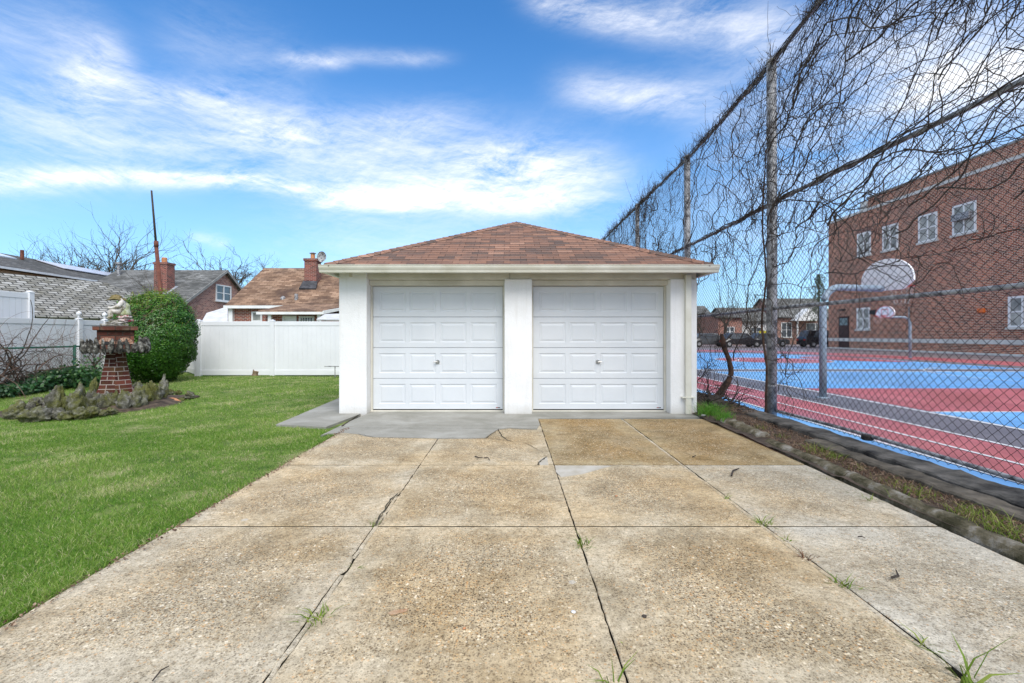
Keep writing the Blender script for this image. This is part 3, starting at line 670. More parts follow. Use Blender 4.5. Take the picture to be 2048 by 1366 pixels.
# gutters with an ogee front
def gutter(p, q, outw, parent=gar):
    p, q, n = Vector(p), Vector(q), Vector(outw)
    prof = [(0, .0), (.07, 0), (.075, .008), (.082, .035), (.098, .06), (.108, .085), (.11, .108), (.118, .112), (.118, .118), (.104, .118), (.1, .112), (.0, .105)]
    k = len(prof); vs = [p+n*a+Vector((0, 0, b)) for a, b in prof]+[q+n*a+Vector((0, 0, b)) for a, b in prof]
    return M().add(vs, [(i, (i+1) % k, k+(i+1) % k, k+i) for i in range(k)]+[tuple(range(k-1, -1, -1)), tuple(range(k, 2*k))]).build('gutter', mt['cream'], parent)
gutter((RX0-.07, RY0+.03, 2.262), (RX1+.07, RY0+.03, 2.262), (0, -1, 0))
gutter((RX0+.03, RY1, 2.262), (RX0+.03, RY0+.035, 2.262), (-1, 0, 0)); gutter((RX1-.03, RY0+.035, 2.262), (RX1-.03, RY1, 2.262), (1, 0, 0))
m = M()
dx0, dx1 = 2.835, 2.925
m.box(dx0, dx1, GY0-.075, GY0-.006, .015, 2.262)
m.build('downspout', mt['cream'], gar, .006)
M().box(dx0-.06, dx1+.06, GY0-.082, GY0-.004, .275, .292).build('pipe_strap', mt['cream'], gar, .002)
M().tube([(3.10, 8.2, 2.33), (3.10, 8.2, 2.22), (3.07, 8.2, 2.20)], .02, 6).build('wall_hook', mt['darkgap'], gar)

# ---------------------------------------------------------------- white vinyl fences
def vinyl(name, label, pts, h, z0=.03, finial=()):
    t_ = thing(name, label, 'fence', (pts[0][0], pts[0][1], 0))
    for (x0, y0), (x1, y1) in zip(pts[:-1], pts[1:]):
        L = math.hypot(x1-x0, y1-y0); ux, uy = (x1-x0)/L, (y1-y0)/L; nx_, ny_ = -uy, ux
        def bar(a, b, t0, t1, za, zb, mm):
            P = [(x0+ux*a+nx_*t0, y0+uy*a+ny_*t0), (x0+ux*b+nx_*t0, y0+uy*b+ny_*t0), (x0+ux*b+nx_*t1, y0+uy*b+ny_*t1), (x0+ux*a+nx_*t1, y0+uy*a+ny_*t1)]; mm.prism(P, za, zb)
        m = M(); k = int(L/.152); wd = (L-.12)/k
        for i in range(k): bar(.06+i*wd+.002, .06+(i+1)*wd-.005, -.012, .012, z0+.1, h-.1, m)
        bar(.06, L-.06, -.005, .005, z0+.1, h-.1, m)
        m.build('fence_panel', mt['vinyl'], t_)
        m = M(); bar(.05, L-.05, -.024, .024, h-.165, h-.03, m); bar(.05, L-.05, -.024, .024, z0, z0+.16, m); m.split('rail', mt['vinyl'], t_, bevel=.006)
    for i, (x, y) in enumerate(pts):
        p_ = M().box(x-.062, x+.062, y-.062, y+.062, -.05, h-.01).add([(x-.075, y-.075, h-.01), (x+.075, y-.075, h-.01), (x+.075, y+.075, h-.01), (x-.075, y+.075, h-.01), (x, y, h+.035)], [(3, 2, 1, 0), (0, 1, 4), (1, 2, 4), (2, 3, 4), (3, 0, 4)]).build('post', mt['vinyl'], t_, .004)
        if i in finial:
            M().lathe([(.03, .0), (.035, .03), (.02, .05), (.05, .075), (.062, .115), (.05, .155), (.015, .18)], (x, y, h+.02), 14).build('finial', mt['vinyl'], p_, smooth=True)
    return t_
vinyl('vinyl_fence', 'white vinyl privacy fence across the back of the lawn between bush and garage', [(-9.7, 15.1), (-7.42, 15.12), (-4.97, 15.15), (-2.5, 15.15), (0, 15.2)], 1.74)
vinyl('vinyl_fence', 'short white vinyl fence run set back behind the round bush', [(-9.80, 15.17), (-11.5, 17.1)], 1.74)
vinyl('vinyl_fence', 'white vinyl fence behind the chain-link fence, with round post finials', [(-11.5, 8.0), (-11.5, 10.4), (-11.5, 12.9), (-11.5, 13.72), (-11.5, 17.0)], 1.72, finial=(2, 3))
vinyl('vinyl_fence', 'taller white vinyl fence panel at the left edge of the photo', [(-12.0, 8.6), (-12.0, 10.2), (-11.97, 12.05)], 2.36)

# low green chain-link fence
def chain(name, x, y0, y1, z0, z1, p, rad, mat_, parent, bulge=.0, seed=1, sides=3):
    K = int((y1-y0)/(p/2)); N = int((z1-z0)/(p*.47))
    kk = np.arange(K)[:, None]; ii = np.arange(N)[None, :]
    y = y0+kk*p/2+np.where((ii+kk) % 2 == 0, -p/4, p/4)*1.03; z = z0+ii*p*.47+0*kk
    y = y+0*z; xx = x+np.where((ii+kk) % 2 == 0, -rad*.9, rad*.9)
    if bulge:
        b1 = np.sin(y*1.3+z*.9+seed)*np.sin(z*1.7-y*.4); b2 = np.sin(y*3.1+1)*np.sin(z*2.6+y)
        xx = xx+bulge*b1; y = y+bulge*.55*b2+bulge*.5*b1*np.sin(y*.9); z = z+bulge*.5*np.sin(y*1.9+2+z)*np.sin(z*1.1)
    P = np.stack([xx, y, z], axis=-1); V_, F_ = tubes(P, np.full((K, N), rad), sides)
    return npmesh(name, V_, F_, mat_, parent, smooth=True)
cl = thing('chain_link_fence', 'low green chain-link fence overgrown with ivy along the left side of the lawn', 'fence', (-10.9, 9, 0))
chain('mesh', -10.9, 8.5, 14.6, .05, 1.0, .075, .0022, mt['greenwire'], cl, .01)
for y in (9.6, 12.1, 14.5): M().tube([(-10.9, y, 0), (-10.9, y, 1.04)], .03, 10).build('post', mt['greenwire'], cl, smooth=True)
M().tube([(-10.9, 8.5, 1.0), (-10.9, 14.6, 1.0)], .02, 8).build('rail', mt['greenwire'], cl, smooth=True)

# ---------------------------------------------------------------- tall chain-link fence of the court
FX = 4.1
tf = thing('tall_chain_link_fence', 'tall grey chain-link fence between the driveway and the sports court, overgrown with bare vines', 'fence', (FX, 4, 0))
def topz(y): return float(np.interp(y, [-2, 4, 6.4, 7.6, 11.3, 16, 21.5], [5.95, 5.85, 5.73, 5.55, 5.38, 5.45, 5.48]))
mesh_o = chain('chain_link_mesh', FX-.04, -1.0, 21.6, .10, 5.95, .098, .0027, mt['wire'], tf, .035)
# keep the mesh under the top rail
me = mesh_o.data; co = np.empty(len(me.vertices)*3, dtype=np.float32); me.vertices.foreach_get('co', co); co = co.reshape(-1, 3)
tz = np.interp(co[:, 1], [-2, 4, 6.4, 7.6, 11.3, 16, 21.5], [5.95, 5.85, 5.73, 5.55, 5.38, 5.45, 5.48]); co[:, 2] = np.minimum(.1+(co[:, 2]-.1)*(tz-.1)/5.80, tz+.02)
me.vertices.foreach_set('co', co.ravel()); me.update()
for y, r_ in ((21.5, .06), (15.65, .07), (11.25, .072), (7.62, .075), (2.6, .075), (-1.0, .075)):
    p_ = M().tube([(FX+.02, y, -.05), (FX+.02+.01, y, 2.5), (FX+.02, y, topz(y)+.03)], [r_*1.02, r_, r_*.97], 16).build('post', mt['galv'], tf, smooth=True)
    M().lathe([(r_*1.04, 0), (r_*1.05, .03), (r_*.6, .07)], (FX+.02, y, topz(y)+.02), 14).build('post_cap', mt['galv'], p_, smooth=True)
    b = M()
    for z in (.5, 1.7, 2.5, 3.35, 4.4): b.lathe([(r_+.006, -.012), (r_+.006, .012)], (FX+.02, y, z), 14)
    b.split('band', mt['galv'], p_)
ys = np.linspace(-1, 21.5, 46)
def rail(zf, r_, dx=.0, amp=.012):
    M().tube([(FX+.02+dx, y, zf(y)+amp*math.sin(y*1.1)) for y in ys], r_, 10).build('rail', mt['galv'], tf, smooth=True)
rail(lambda y: topz(y), .028); rail(lambda y: 3.35, .027); rail(lambda y: 1.70, .026, amp=.006)
M().tube([(FX+.02, y, .13+.01*math.sin(y*1.4)) for y in np.linspace(-1, 7.5, 30)], .022, 8).build('rail', mt['galv'], tf, smooth=True)
x_, y_ = FX+.0, FX*F/(1735-CX)
M().lathe([(.05, -.03), (.062, -.02), (.062, .02), (.05, .03)], (x_, y_, .12), 12).build('rail_clamp', mt['wire'], tf)

# retaining wall, timber, kerb, soil strip
def wavy(name, label, cat, x0, x1, y0, y1, z0, z1, mat_, n=60, amp=.01, taper=None, seed=1, rnd=False):
    """long beam along y with an uneven surface"""
    r = np.random.default_rng(seed); prof = []
    if rnd:
        for i in range(9): a = math.pi*i/8; prof.append(((x0+x1)/2-(x1-x0)/2*math.cos(a)*(1 if i not in (0, 8) else 1), z0+(z1-z0)*math.sin(a)**.62))
    else: prof = [(x0, z0), (x0+.004, (z0+z1)/2), (x0+.008, z1-.015), (x0+.025, z1), ((x0*2+x1)/3, z1+.002), ((x0+x1*2)/3, z1+.001), (x1-.012, z1), (x1, z1-.02), (x1, z0)]
    k = len(prof); V_ = []
    for j in range(n):
        y = y0+(y1-y0)*j/(n-1); dx = taper(y) if taper else 0
        for i, (x, z) in enumerate(prof):
            nz = mnoise.noise(Vector((x*6, y*5, z*6+seed)))+.5*mnoise.noise(Vector((x*20, y*14, z*20+seed)))
            V_.append((x+dx+amp*nz*(.8 if 0 < i < k-1 else .3), y, z+amp*nz*(1 if 0 < i < k-1 else 0)))
    F_ = [(j*k+i, j*k+i+1, (j+1)*k+i+1, (j+1)*k+i) for j in range(n-1) for i in range(k-1)]
    me = bpy.data.meshes.new(name); me.from_pydata(V_, [], F_+[tuple(range(k-1, -1, -1)), tuple(range((n-1)*k, n*k))]); me.update()
    return tag(link(name, me, mat_), label, cat)
wavy('low_wall', 'dark damp concrete footing wall along the bottom of the tall fence', 'wall', 3.65, 3.97, -2, 7.85, -.1, .10, mt['wallstone'], 160, .016)
wavy('timber_beam', 'weathered timber beam lying in front of the dark footing wall', 'beam', 3.40, 3.60, -1.5, 5.6, -.08, .088, mt['timber'], 120, .016, seed=3)
tpr = lambda y: .20*max(0, (y-1))/6.5
wavy('kerb', 'rounded mossy concrete kerb, long run nearest the camera', 'kerb', 2.87, 3.03, -2, 4.32, -.08, .070, mt['curb'], 150, .013, taper=tpr, seed=4, rnd=True)
wavy('kerb', 'rounded mossy concrete kerb, short middle piece ending at a break', 'kerb', 2.87, 3.03, 4.335, 5.75, -.08, .070, mt['curb'], 50, .013, taper=tpr, seed=5, rnd=True)
wavy('kerb', 'broken greenish kerb piece beside the bright grass tuft at the garage corner', 'kerb', 2.90, 3.10, 6.0, 7.15, -.08, .09, mt['curb'], 40, .022, taper=tpr, seed=6, rnd=True)
# soil strip
nx, ny = 26, 200; SV = []
for j in range(ny):
    y = -3+(21.6+3)*j/(ny-1)
    for i in range(nx):
        x = 2.95+(4.12-2.95)*i/(nx-1)
        z = .025+.02*mnoise.noise(Vector((x*3, y*3, 0)))+.018*mnoise.noise(Vector((x*9, y*9, 3)))
        if y > 7: z += .10*min(1, (y-7)/1.5)*math.sin(max(0, min(1, (x-2.95)/1.17))*math.pi)**.6
        if i == nx-1: z = -.05
        SV.append((x, y, z))
SF = [(j*nx+i, j*nx+i+1, (j+1)*nx+i+1, (j+1)*nx+i) for j in range(ny-1) for i in range(nx-1)]
struct(npmesh('soil_strip', SV, SF, mt['soil'], smooth=True))

# ---------------------------------------------------------------- basketball hoops
mt['board'] = nm('white board enamel', (.86, .86, .86), (.90, .90, .90), 3, .4, .02)
def hoop(label, px, py, bx, side, tint_face, marks):
    """pole at (px,py); arm along x to the board at bx; side = -1 board faces -x, +1 faces +x"""
    t_ = thing('basketball_hoop', label, 'basketball hoop', (px, py, 0), 'basketball hoops on the court')
    s_ = 1 if bx > px else -1; zt = 2.28
    arc = [(px, py, 0), (px, py, 1.2), (px, py, zt-.42)]+[(px+s_*.42*(1-math.cos(a)), py, zt-.42+.42*math.sin(a)) for a in np.linspace(.2, math.pi/2, 8)]+[(bx-s_*.12, py, zt)]
    M().tube(arc, .068, 18).build('pole', mt['hoop'], t_, smooth=True)
    M().lathe([(.12, 0), (.12, .02), (.075, .03)], (px, py, -.01), 18).build('base_plate', mt['hoop'], t_)
    # fan shaped board, normal along x
    W, H, zb = (.56 if s_ > 0 else .70), .68, 2.24; P = []
    P += [(-W*.62, 0), (W*.62, 0)]
    n = 26
    P += [(W, .17)]
    P += [(W*math.cos(a), .24+(H-.24)*math.sin(a)) for a in np.linspace(.0, math.pi, n)]
    P += [(-W, .17)]
    th = .045
    vs = [(bx, py+a, zb+b) for a, b in P]+[(bx+s_*th, py+a, zb+b) for a, b in P]; k = len(P)
    bd = M().add(vs, [tuple(range(k)), tuple(range(2*k-1, k-1, -1))]+[(i, (i+1) % k, k+(i+1) % k, k+i) for i in range(k)]).build('backboard', mt['board'], t_)
    r_ = M()                                  # stiffening ribs on the back
    xb = bx-s_*.02
    for a, b, c, d in ((-.42, .12, .42, .14), (-.48, .3, .48, .3), (-.3, .5, .3, .5), (-.2, .03, -.28, .62), (.2, .03, .28, .62), (0, .0, 0, .68)):
        r_.tube([(xb, py+a, zb+b), (xb, py+c, zb+d)], .006, 6)
    r_.split('rib', mt['board'], bd)
    xf = bx+s_*(th+.004)
    mk = M()
    def strip(pts, w_):
        for (a, b), (c, d) in zip(pts[:-1], pts[1:]):
            L = math.hypot(c-a, d-b); ox, oz = -(d-b)/L*w_/2, (c-a)/L*w_/2
            mk.quad((xf, py+a+ox, zb+b+oz), (xf, py+c+ox, zb+d+oz), (xf, py+c-ox, zb+d-oz), (xf, py+a-ox, zb+b-oz))
    strip([(a*.96, b*.96+.012) for a, b in P]+[(P[0][0]*.96, P[0][1]*.96+.012)], .035)
    strip([(-.24, .14), (.24, .14), (.24, .48), (-.24, .48), (-.24, .14)], .035)
    mk.build('board_marking', mt['red'], bd)
    rm = M(); c = (bx+s_*(.045+.15+.225), py, zb+.10)
    rr = [(c[0]+.225*math.cos(a), c[1]+.225*math.sin(a), c[2]) for a in np.linspace(0, 2*math.pi, 25)]
    rm.tube(rr, .011, 6); rm.box(min(bx+s_*.045, c[0]-s_*.22), max(bx+s_*.045, c[0]-s_*.22), py-.07, py+.07, c[2]-.05, c[2]-.01); rm.build('rim', mt['red'], t_)
    nt = M()
    for i in range(12):
        a = i/12*2*math.pi; b = a+.26; nt.tube([(c[0]+.22*math.cos(a), c[1]+.22*math.sin(a), c[2]), (c[0]+.16*math.cos(b), c[1]+.16*math.sin(b), c[2]-.2), (c[0]+.12*math.cos(a), c[1]+.12*math.sin(a), c[2]-.38)], .002, 4)
    nt.build('net', mt['white'], t_)
    return t_
hp = hoop('large near basketball hoop seen from behind, white fan backboard on a bent blue-grey pole', 6.44, 9.95, 8.10, 1, 0, 0); hp.rotation_euler.z = R(14)
hoop('small distant basketball hoop facing the camera, red-outlined white backboard by the brick school', 22.6, 27.3, 21.2, -1, 1, 1)

# ---------------------------------------------------------------- brick school
sc = thing('school_building', 'large red brick school building behind the sports court', 'building', (30.7, 30, 0))
SX, SY1 = 30.7, 46.6
M().box(SX, SX+24, -10, SY1, -.1, 11.9).build('wall', mt['schoolbrick'], sc)
M().box(SX+.25, SX+24, -10, 41.8, 12.12, 13.05).build('parapet', mt['schoolbrick'], sc)
m = M().box(SX-.08, SX+.5, -10, SY1+.08, 11.9, 12.12); m.build('stone_band', mt['stoneband'], sc)
M().box(SX+.17, SX+.6, -10, 41.88, 13.05, 13.17).build('coping', mt['coping'], sc)
M().box(SX+.1, SX+.7, 41.8, 42.5, 12.12, 12.85).build('parapet_block', mt['stoneband'], sc)
M().box(SX-.06, SX+.1, -10, SY1+.03, .68, .98).build('stone_band', mt['stoneband'], sc)
M().box(SX-.28, SX, -10, SY1+.2, -.02, .10).build('plinth', mt['stoneband'], sc)
def wwin(y0, y1, z0, z1, ac=False, screens=True):
    f = M(); x = SX
    for a, b, c, d in ((y0, y0+.13, z0, z1), (y1-.13, y1, z0, z1), (y0+.13, y1-.13, z1-.13, z1), (y0+.13, y1-.13, z0, z0+.1), ((y0+y1)/2-.05, (y0+y1)/2+.05, z0+.1, z1-.13)): f.box(x-.07, x+.01, a, b, c, d)
    zm = (z0+z1)/2; f.box(x-.06, x+.01, y0+.13, (y0+y1)/2-.05, zm-.045, zm+.045); f.box(x-.06, x+.01, (y0+y1)/2+.05, y1-.13, zm-.045, zm+.045)
    wi = f.build('window', mt['white'], sc)
    M().box(x-.02, x+.005, y0+.1, y1-.1, z0+.06, zm).build('pane', mt['blind'], wi); M().box(x-.021, x+.005, y0+.1, y1-.1, zm+.001, z1-.1).build('pane', mt['blind'], wi)
    M().box(x-.16, x, y0-.1, y1+.1, z0-.14, z0-.001).build('sill', mt['stoneband'], wi)
    M().box(x-.012, x, y0-.1, y1+.1, z1+.001, z1+.34).build('lintel', mt['redbrick'], wi)
    if ac:
        M().box(x-.35, x-.072, y0+.2, y1-.2, zm-.1, zm+.35).build('air_conditioner', mt['galv'], wi)
for y0, y1, ac in ((41.1, 42.7, 0), (38.2, 39.8, 0), (34.7, 36.3, 0), (31.8, 33.5, 1), (12, 13.7, 0), (16, 17.7, 0)): wwin(y0, y1, 8.15, 10.15, ac)
for y0, y1 in ((41.2, 42.75), (28.1, 29.75), (22, 23.6), (16, 17.6)): wwin(y0, y1, 1.75, 3.62)
dr = M().box(SX-.05, SX+.02, 43.75, 45.1, 0.1, 2.95).build('door', mt['doorbrown'], sc)
M().box(SX-.06, SX-.051, 43.9, 44.95, 2.15, 2.8).build('transom', mt['glass'], dr)
M().box(SX-.35, SX, 44.2, 44.6, 3.5, 3.62).build('door_lamp', mt['darkgap'], sc)
M().box(SX-.16, SX, 31.2, 31.65, 2.72, 3.0).build('alarm_lamp', mt['orange'], sc, .03)
M().tube([(SX-.08, 37.1, .1), (SX-.08, 37.1, 3.4)], .05, 8).build('pipe', mt['galv'], sc); M().box(SX-.3, SX, 40.3, 40.9, 3.0, 3.35).build('vent_box', mt['darkgap'], sc)
# ---------------------------------------------------------------- houses
def hwindow(parent, P0, u, n, w_, h, nm_='window', bars=0, mull=1, pane='glass'):
    """window on a wall: P0 lower left corner, u along the wall, n outward"""
    P0, u, n = Vector(P0), Vector(u).normalized(), Vector(n).normalized(); z = Vector((0, 0, 1)); m = M()
    def bx(mm, a, b, c, d, t0, t1):
        p = P0+u*a+z*c+n*t0; mm.slab([p, p+u*(b-a), p+u*(b-a)+z*(d-c), p+z*(d-c)], n, t1-t0)
    fr = .09
    for a, b, c, d in ((0, fr, 0, h), (w_-fr, w_, 0, h), (fr, w_-fr, h-fr, h), (fr, w_-fr, 0, fr)): bx(m, a, b, c, d, .002, .08)
    for i in range(1, mull+1):
        c0 = w_*i/(mull+1); bx(m, c0-.06, c0+.06, fr, h-fr, .002, .075)
    bx(m, fr, w_-fr, h*.5-.03, h*.5+.03, .002, .06)
    wi = m.build(nm_, mt['white'], parent)
    p = M(); bx(p, fr*.5, w_-fr*.5, fr*.5, h-fr*.5, .001, .03); p.build('pane', mt[pane], wi)
    s_ = M(); bx(s_, -.08, w_+.08, -.08, -.002, .0, .12); s_.build('sill', mt['white'], wi)
    if bars:
        b = M()
        for i in range(bars): bx(b, w_*(i+.5)/bars-.012, w_*(i+.5)/bars+.012, -.02, h, .11, .13)
        for c in (.2, .5, .8): bx(b, 0, w_, h*c-.01, h*c+.01, .131, .145)
        b.build('security_bars', mt['white'], wi)
    return wi
# old garage with slate roof behind the left fence
t_ = thing('neighbour_garage', 'neighbouring garage with a big worn pale grey slate roof behind the left fence', 'garage', (-24, 24, 0))
al = Vector((.316, .949, 0)).normalized(); pr = Vector((.949, -.316, 0)).normalized(); Rn = Vector((-22.6, 27, 4.15)); Rs = Rn-al*12
eN = Rn+al*3.1+pr*3.3; eS = Rs+pr*3.3; eN.z = eS.z = 2.05; wN = Rn+al*3.1-pr*3.3; wS = Rs-pr*3.3; wN.z = wS.z = 2.05
rr = M(); rr.slab([eS, eN, Rn, Rs], (.4, 0, 1), .06); rr.slab([eN, wN, Rn], (0, .4, 1), .06); rr.slab([wN, wS, Rs, Rn], (-.4, 0, 1), .06); rr.build('roof', mt['slate'], t_)
wl = M(); c = [eS-pr*.35, eN-pr*.35-al*.35, wN+pr*.35-al*.35, wS+pr*.35]; wl.prism([(p.x, p.y) for p in c], -.1, 2.04); wl.build('wall', mt['palewall'], t_)
# long dark roofed house
t_ = thing('long_house', 'long tan house with a dark shingle roof, solar panels and a skylight', 'house', (-37, 40, 0))
a = Vector(at(0, 535.5, 31.1)); b = Vector(at(214, 566.6, 40.6)); dv = (b-a); dv.z = 0; dv.normalize(); pr = Vector((dv.y, -dv.x, 0))
E0, E1 = a-dv*14, a+dv*22; E0.z = E1.z = 5.58; Q0, Q1 = E0-pr*6.4, E1-pr*6.4; Q0.z = Q1.z = 7.62; B0, B1 = Q0-pr*6.4, Q1-pr*6.4; B0.z = B1.z = 5.58
rr = M(); rr.slab([E0, E1, Q1, Q0], (.3, 0, 1), .08); rr.slab([B1, B0, Q0, Q1], (-.3, 0, 1), .08); roof2 = rr.build('roof', mt['darkroof'], t_)
c = [E0-pr*.4, E1-pr*.4, B1+pr*.4, B0+pr*.4]; M().prism([(p.x, p.y) for p in c], -.1, 5.55).build('wall', mt['tan'], t_)
for s_ in (1, -1):
    pass
g = M(); n2_ = pr; g.slab([E0+Vector((0, 0, -.02)), E1+Vector((0, 0, -.02)), E1+Vector((0, 0, .12)), E0+Vector((0, 0, .12))], pr, .14); g.build('gutter', mt['white'], t_)
up_ = (Q0-E0).normalized(); nrm = dv.cross(up_).normalized(); nrm = nrm if nrm.z > 0 else -nrm
def onroof(s, f, h=0): return E0+dv*s+(Q0-E0)*f+nrm*(.09+h)
def rpanel(s0, s1, f0, f1, h0, h1, name, m_, par):
    return M().slab([onroof(s0, f0, h0), onroof(s1, f0, h0), onroof(s1, f1, h0), onroof(s0, f1, h0)], nrm, h1-h0).build(name, m_, par)
def sat(px, d):     # distance along the eave for a photo column, near depth d on the roof
    return d
for i in range(6): rpanel(23.6+i*1.9, 25.45+i*1.9, .52, .86, .06, .11, 'solar_panel', mt['solar'], roof2)
rpanel(23.5, 35.0, .50, .88, .0, .055, 'panel_rack', mt['darkgap'], roof2)
sk = rpanel(18.4, 20.3, .66, .84, .0, .10, 'skylight', mt['skyl'], roof2)
p = onroof(21.4, .74); M().tube([p, p+Vector((0, 0, .75))], .12, 8).build('vent_pipe', mt['rust'], roof2)
p = onroof(13.2, .92); M().tube([p, p+Vector((0, 0, .6))], .11, 8).tube([p+Vector((0, 0, .6)), p+Vector((0, 0, .75))], .26, 10).build('vent_cowl', mt['galv'], roof2)
# grey gabled brick house
t_ = thing('gabled_house', 'brown brick house with a grey roof, gable window and brick chimney', 'house', (-25, 37, 0))
X0, X1, YR, ZRr = -29.9, -22.0, 37.2, 6.15; sl = .575
yf, yb = YR-8.2, YR+5.5
rr = M()
def gable_roof(m, x0, x1, yr, zr, yf, yb, s1, s2, ov=.25, th=.12):
    a = (x0-ov, yf, zr-(yr-yf)*s1); b = (x1+ov, yf, zr-(yr-yf)*s1); c = (x1+ov, yr, zr); d = (x0-ov, yr, zr); e_ = (x1+ov, yb, zr-(yb-yr)*s2); f_ = (x0-ov, yb, zr-(yb-yr)*s2)
    m.slab([a, b, c, d], (0, -s1, 1), th); m.slab([d, c, e_, f_], (0, s2, 1), th)
gable_roof(rr, X0, X1, YR, ZRr, yf, yb, sl, .62); rfC = rr.build('roof', mt['greyroof'], t_)
def gable_wall(m, x0, x1, yr, zr, yf, yb, s1, s2, base=-.1):
    za, zb = zr-(yr-yf)*s1-.02, zr-(yb-yr)*s2-.02
    za, zb = max(za, base+.1), max(zb, base+.1)
    L = [(x0, yf, base), (x0, yb, base), (x0, yb, zb), (x0, yr, zr-.03), (x0, yf, za)]
    m.slab(L, (1, 0, 0), x1-x0)
wl = M(); gable_wall(wl, X0, X1, YR, ZRr, yf+.3, yb-.3, sl, .62); wl.build('wall', mt['housebrick'], t_)
f = M()
f.slab([(X1+.26, yf, ZRr-8.2*sl-.08), (X1+.26, YR, ZRr-.08), (X1+.26, YR, ZRr+.14), (X1+.26, yf, ZRr-8.2*sl+.14)], (1, 0, 0), .04)
f.slab([(X1+.26, YR, ZRr-.08), (X1+.26, yb, ZRr-5.5*.62-.08), (X1+.26, yb, ZRr-5.5*.62+.14), (X1+.26, YR, ZRr+.14)], (1, 0, 0), .04)
f.build('verge_board', mt['coping'], t_)
hwindow(t_, (X1, 36.1, 3.85), (0, 1, 0), (1, 0, 0), 1.95, 1.22, mull=1)
ch = M().box(-24.75, -23.85, 33.6, 34.4, 3.2, 6.2).box(-24.8, -23.8, 33.55, 34.45, 6.2, 6.33).build('chimney', mt['chimbrick'], rfC)
M().lathe([(.17, 0), (.17, .35), (.13, .38)], (-24.3, 34, 6.33), 10).build('flue_pot', mt['terracotta'], ch)
M().slab([(-24.95, 33.4, 4.07), (-23.65, 33.4, 4.07), (-23.65, 34.5, 4.72), (-24.95, 34.5, 4.72)], (0, -.5, 1), .04).build('flashing', mt['flash_grey'], rfC)
p = Vector((-29.3, 36.2, 5.6)); M().tube([p, p+Vector((0, 0, .95))], .11, 8).tube([p+Vector((0, 0, .95)), p+Vector((0, 0, 1.1))], .2, 8).build('vent_pipe', mt['galv'], rfC)
# brown roofed brick house
t_ = thing('brown_roofed_house', 'red brick house with a stained brown shingle roof behind the white fence', 'house', (-12, 29, 0))
yr, zr, yf = 31.0, 5.47, 27.1; s1 = (5.47-2.86)/(31-27.1)
rr = M(); a, b, c, d = (-15.95, yf, 2.86), (-6.5, yf, 2.86), (-12.05, yr, zr), (-15.75, yr, zr)
rr.slab([a, b, c, d], (0, -s1, 1), .1); rr.slab([(-15.95, yr*2-yf, 2.86), d, c, (-6.5, yr*2-yf, 2.86)], (0, s1, 1), .1); rr.slab([b, (-6.5, yr*2-yf, 2.86), c], (.4, 0, 1), .1)
rfD = rr.build('roof', mt['brownroof'], t_)
M().box(-15.75, -6.8, 27.4, 34.5, -.1, 2.85).build('wall', mt['redbrick'], t_)
M().slab([(-15.76, 27.4, 2.84), (-15.76, 34.5, 2.84), (-15.72, 31, 5.42)], (1, 0, 0), .1).build('gable', mt['redbrick'], t_)
M().box(-16.0, -10.9, 26.98, 27.1, 2.76, 2.92).box(-15.85, -15.62, 27.2, 27.42, 0, 2.8).build('gutter', mt['white'], t_)
M().slab([(-12.1, yr-.05, zr+.06), (-11.0, yr-.8, zr-.48), (-6.9, 28.0, 3.3), (-6.9, 28.0, 3.42), (-11.0, yr-.8, zr-.36), (-12.1, yr-.05, zr+.18)], (0, -1, 0), .05).build('fascia', mt['white'], t_)
# porch wing
pw = M().slab([(-12.72, 24.4, 2.42), (-9.42, 24.4, 2.42), (-8.6, 27.5, 2.96), (-11.3, 27.5, 3.06), (-12.5, 27.0, 2.86)], (0, -.25, 1), .09).build('porch_roof', mt['brownroof'], t_)
M().box(-12.75, -9.38, 24.28, 24.4, 2.31, 2.44).slab([(-9.42, 24.3, 2.33), (-8.45, 27.4, 2.9), (-8.45, 27.4, 3.03), (-9.42, 24.3, 2.49)], (1, -.3, 0), .06).build('fascia', mt['white'], pw)
M().prism([(-12.6, 24.95), (-9.6, 24.95), (-8.75, 27.4), (-12.6, 27.4)], -.1, 2.38).build('porch_wall', mt['redbrick'], t_)
M().box(-12.25, -12.1, 24.45, 24.6, 0, 2.35).box(-9.75, -9.6, 24.45, 24.6, 0, 2.35).split('porch_post', mt['white'], t_)
hwindow(t_, (-14.62, 27.4, 1.55), (1, 0, 0), (0, -1, 0), .60, 1.05, mull=0, pane='blind')
hwindow(t_, (-11.72, 24.95, .3), (1, 0, 0), (0, -1, 0), .72, 1.97, 'door', mull=0, pane='white')
hwindow(t_, (-10.86, 24.95, 1.2), (1, 0, 0), (0, -1, 0), .78, 1.05, mull=0, bars=6)
x, y = -11.95, 29.3
ch = M().box(x-.36, x+.36, y-.36, y+.36, 3.9, 5.72).box(x-.41, x+.41, y-.41, y+.41, 5.72, 5.86).build('chimney', mt['chimbrick'], rfD)
M().lathe([(.13, 0), (.13, .3), (.1, .31)], (x, y, 5.86), 10).build('flue_pot', mt['terracotta'], ch); M().lathe([(.2, 0), (.2, .03), (.05, .08)], (x, y, 6.2), 10).build('flue_cap', mt['galv'], ch)
M().slab([(x-.5, y-.75, 3.95), (x+.5, y-.75, 3.95), (x+.42, y-.3, 4.45), (x-.42, y-.3, 4.45)], (0, -.7, 1), .09).build('flashing', mt['asph_roof_flash'], ch)
dsh = M(); pts = []
for r_, yy in ((0, .05), (.12, .04), (.22, .01), (.28, -.03)):
    pts.append([(x+.62+r_*math.cos(a_), y-.2+yy, 5.98+1.15*r_*math.sin(a_)) for a_ in np.linspace(0, 2*math.pi, 19)[:-1]])
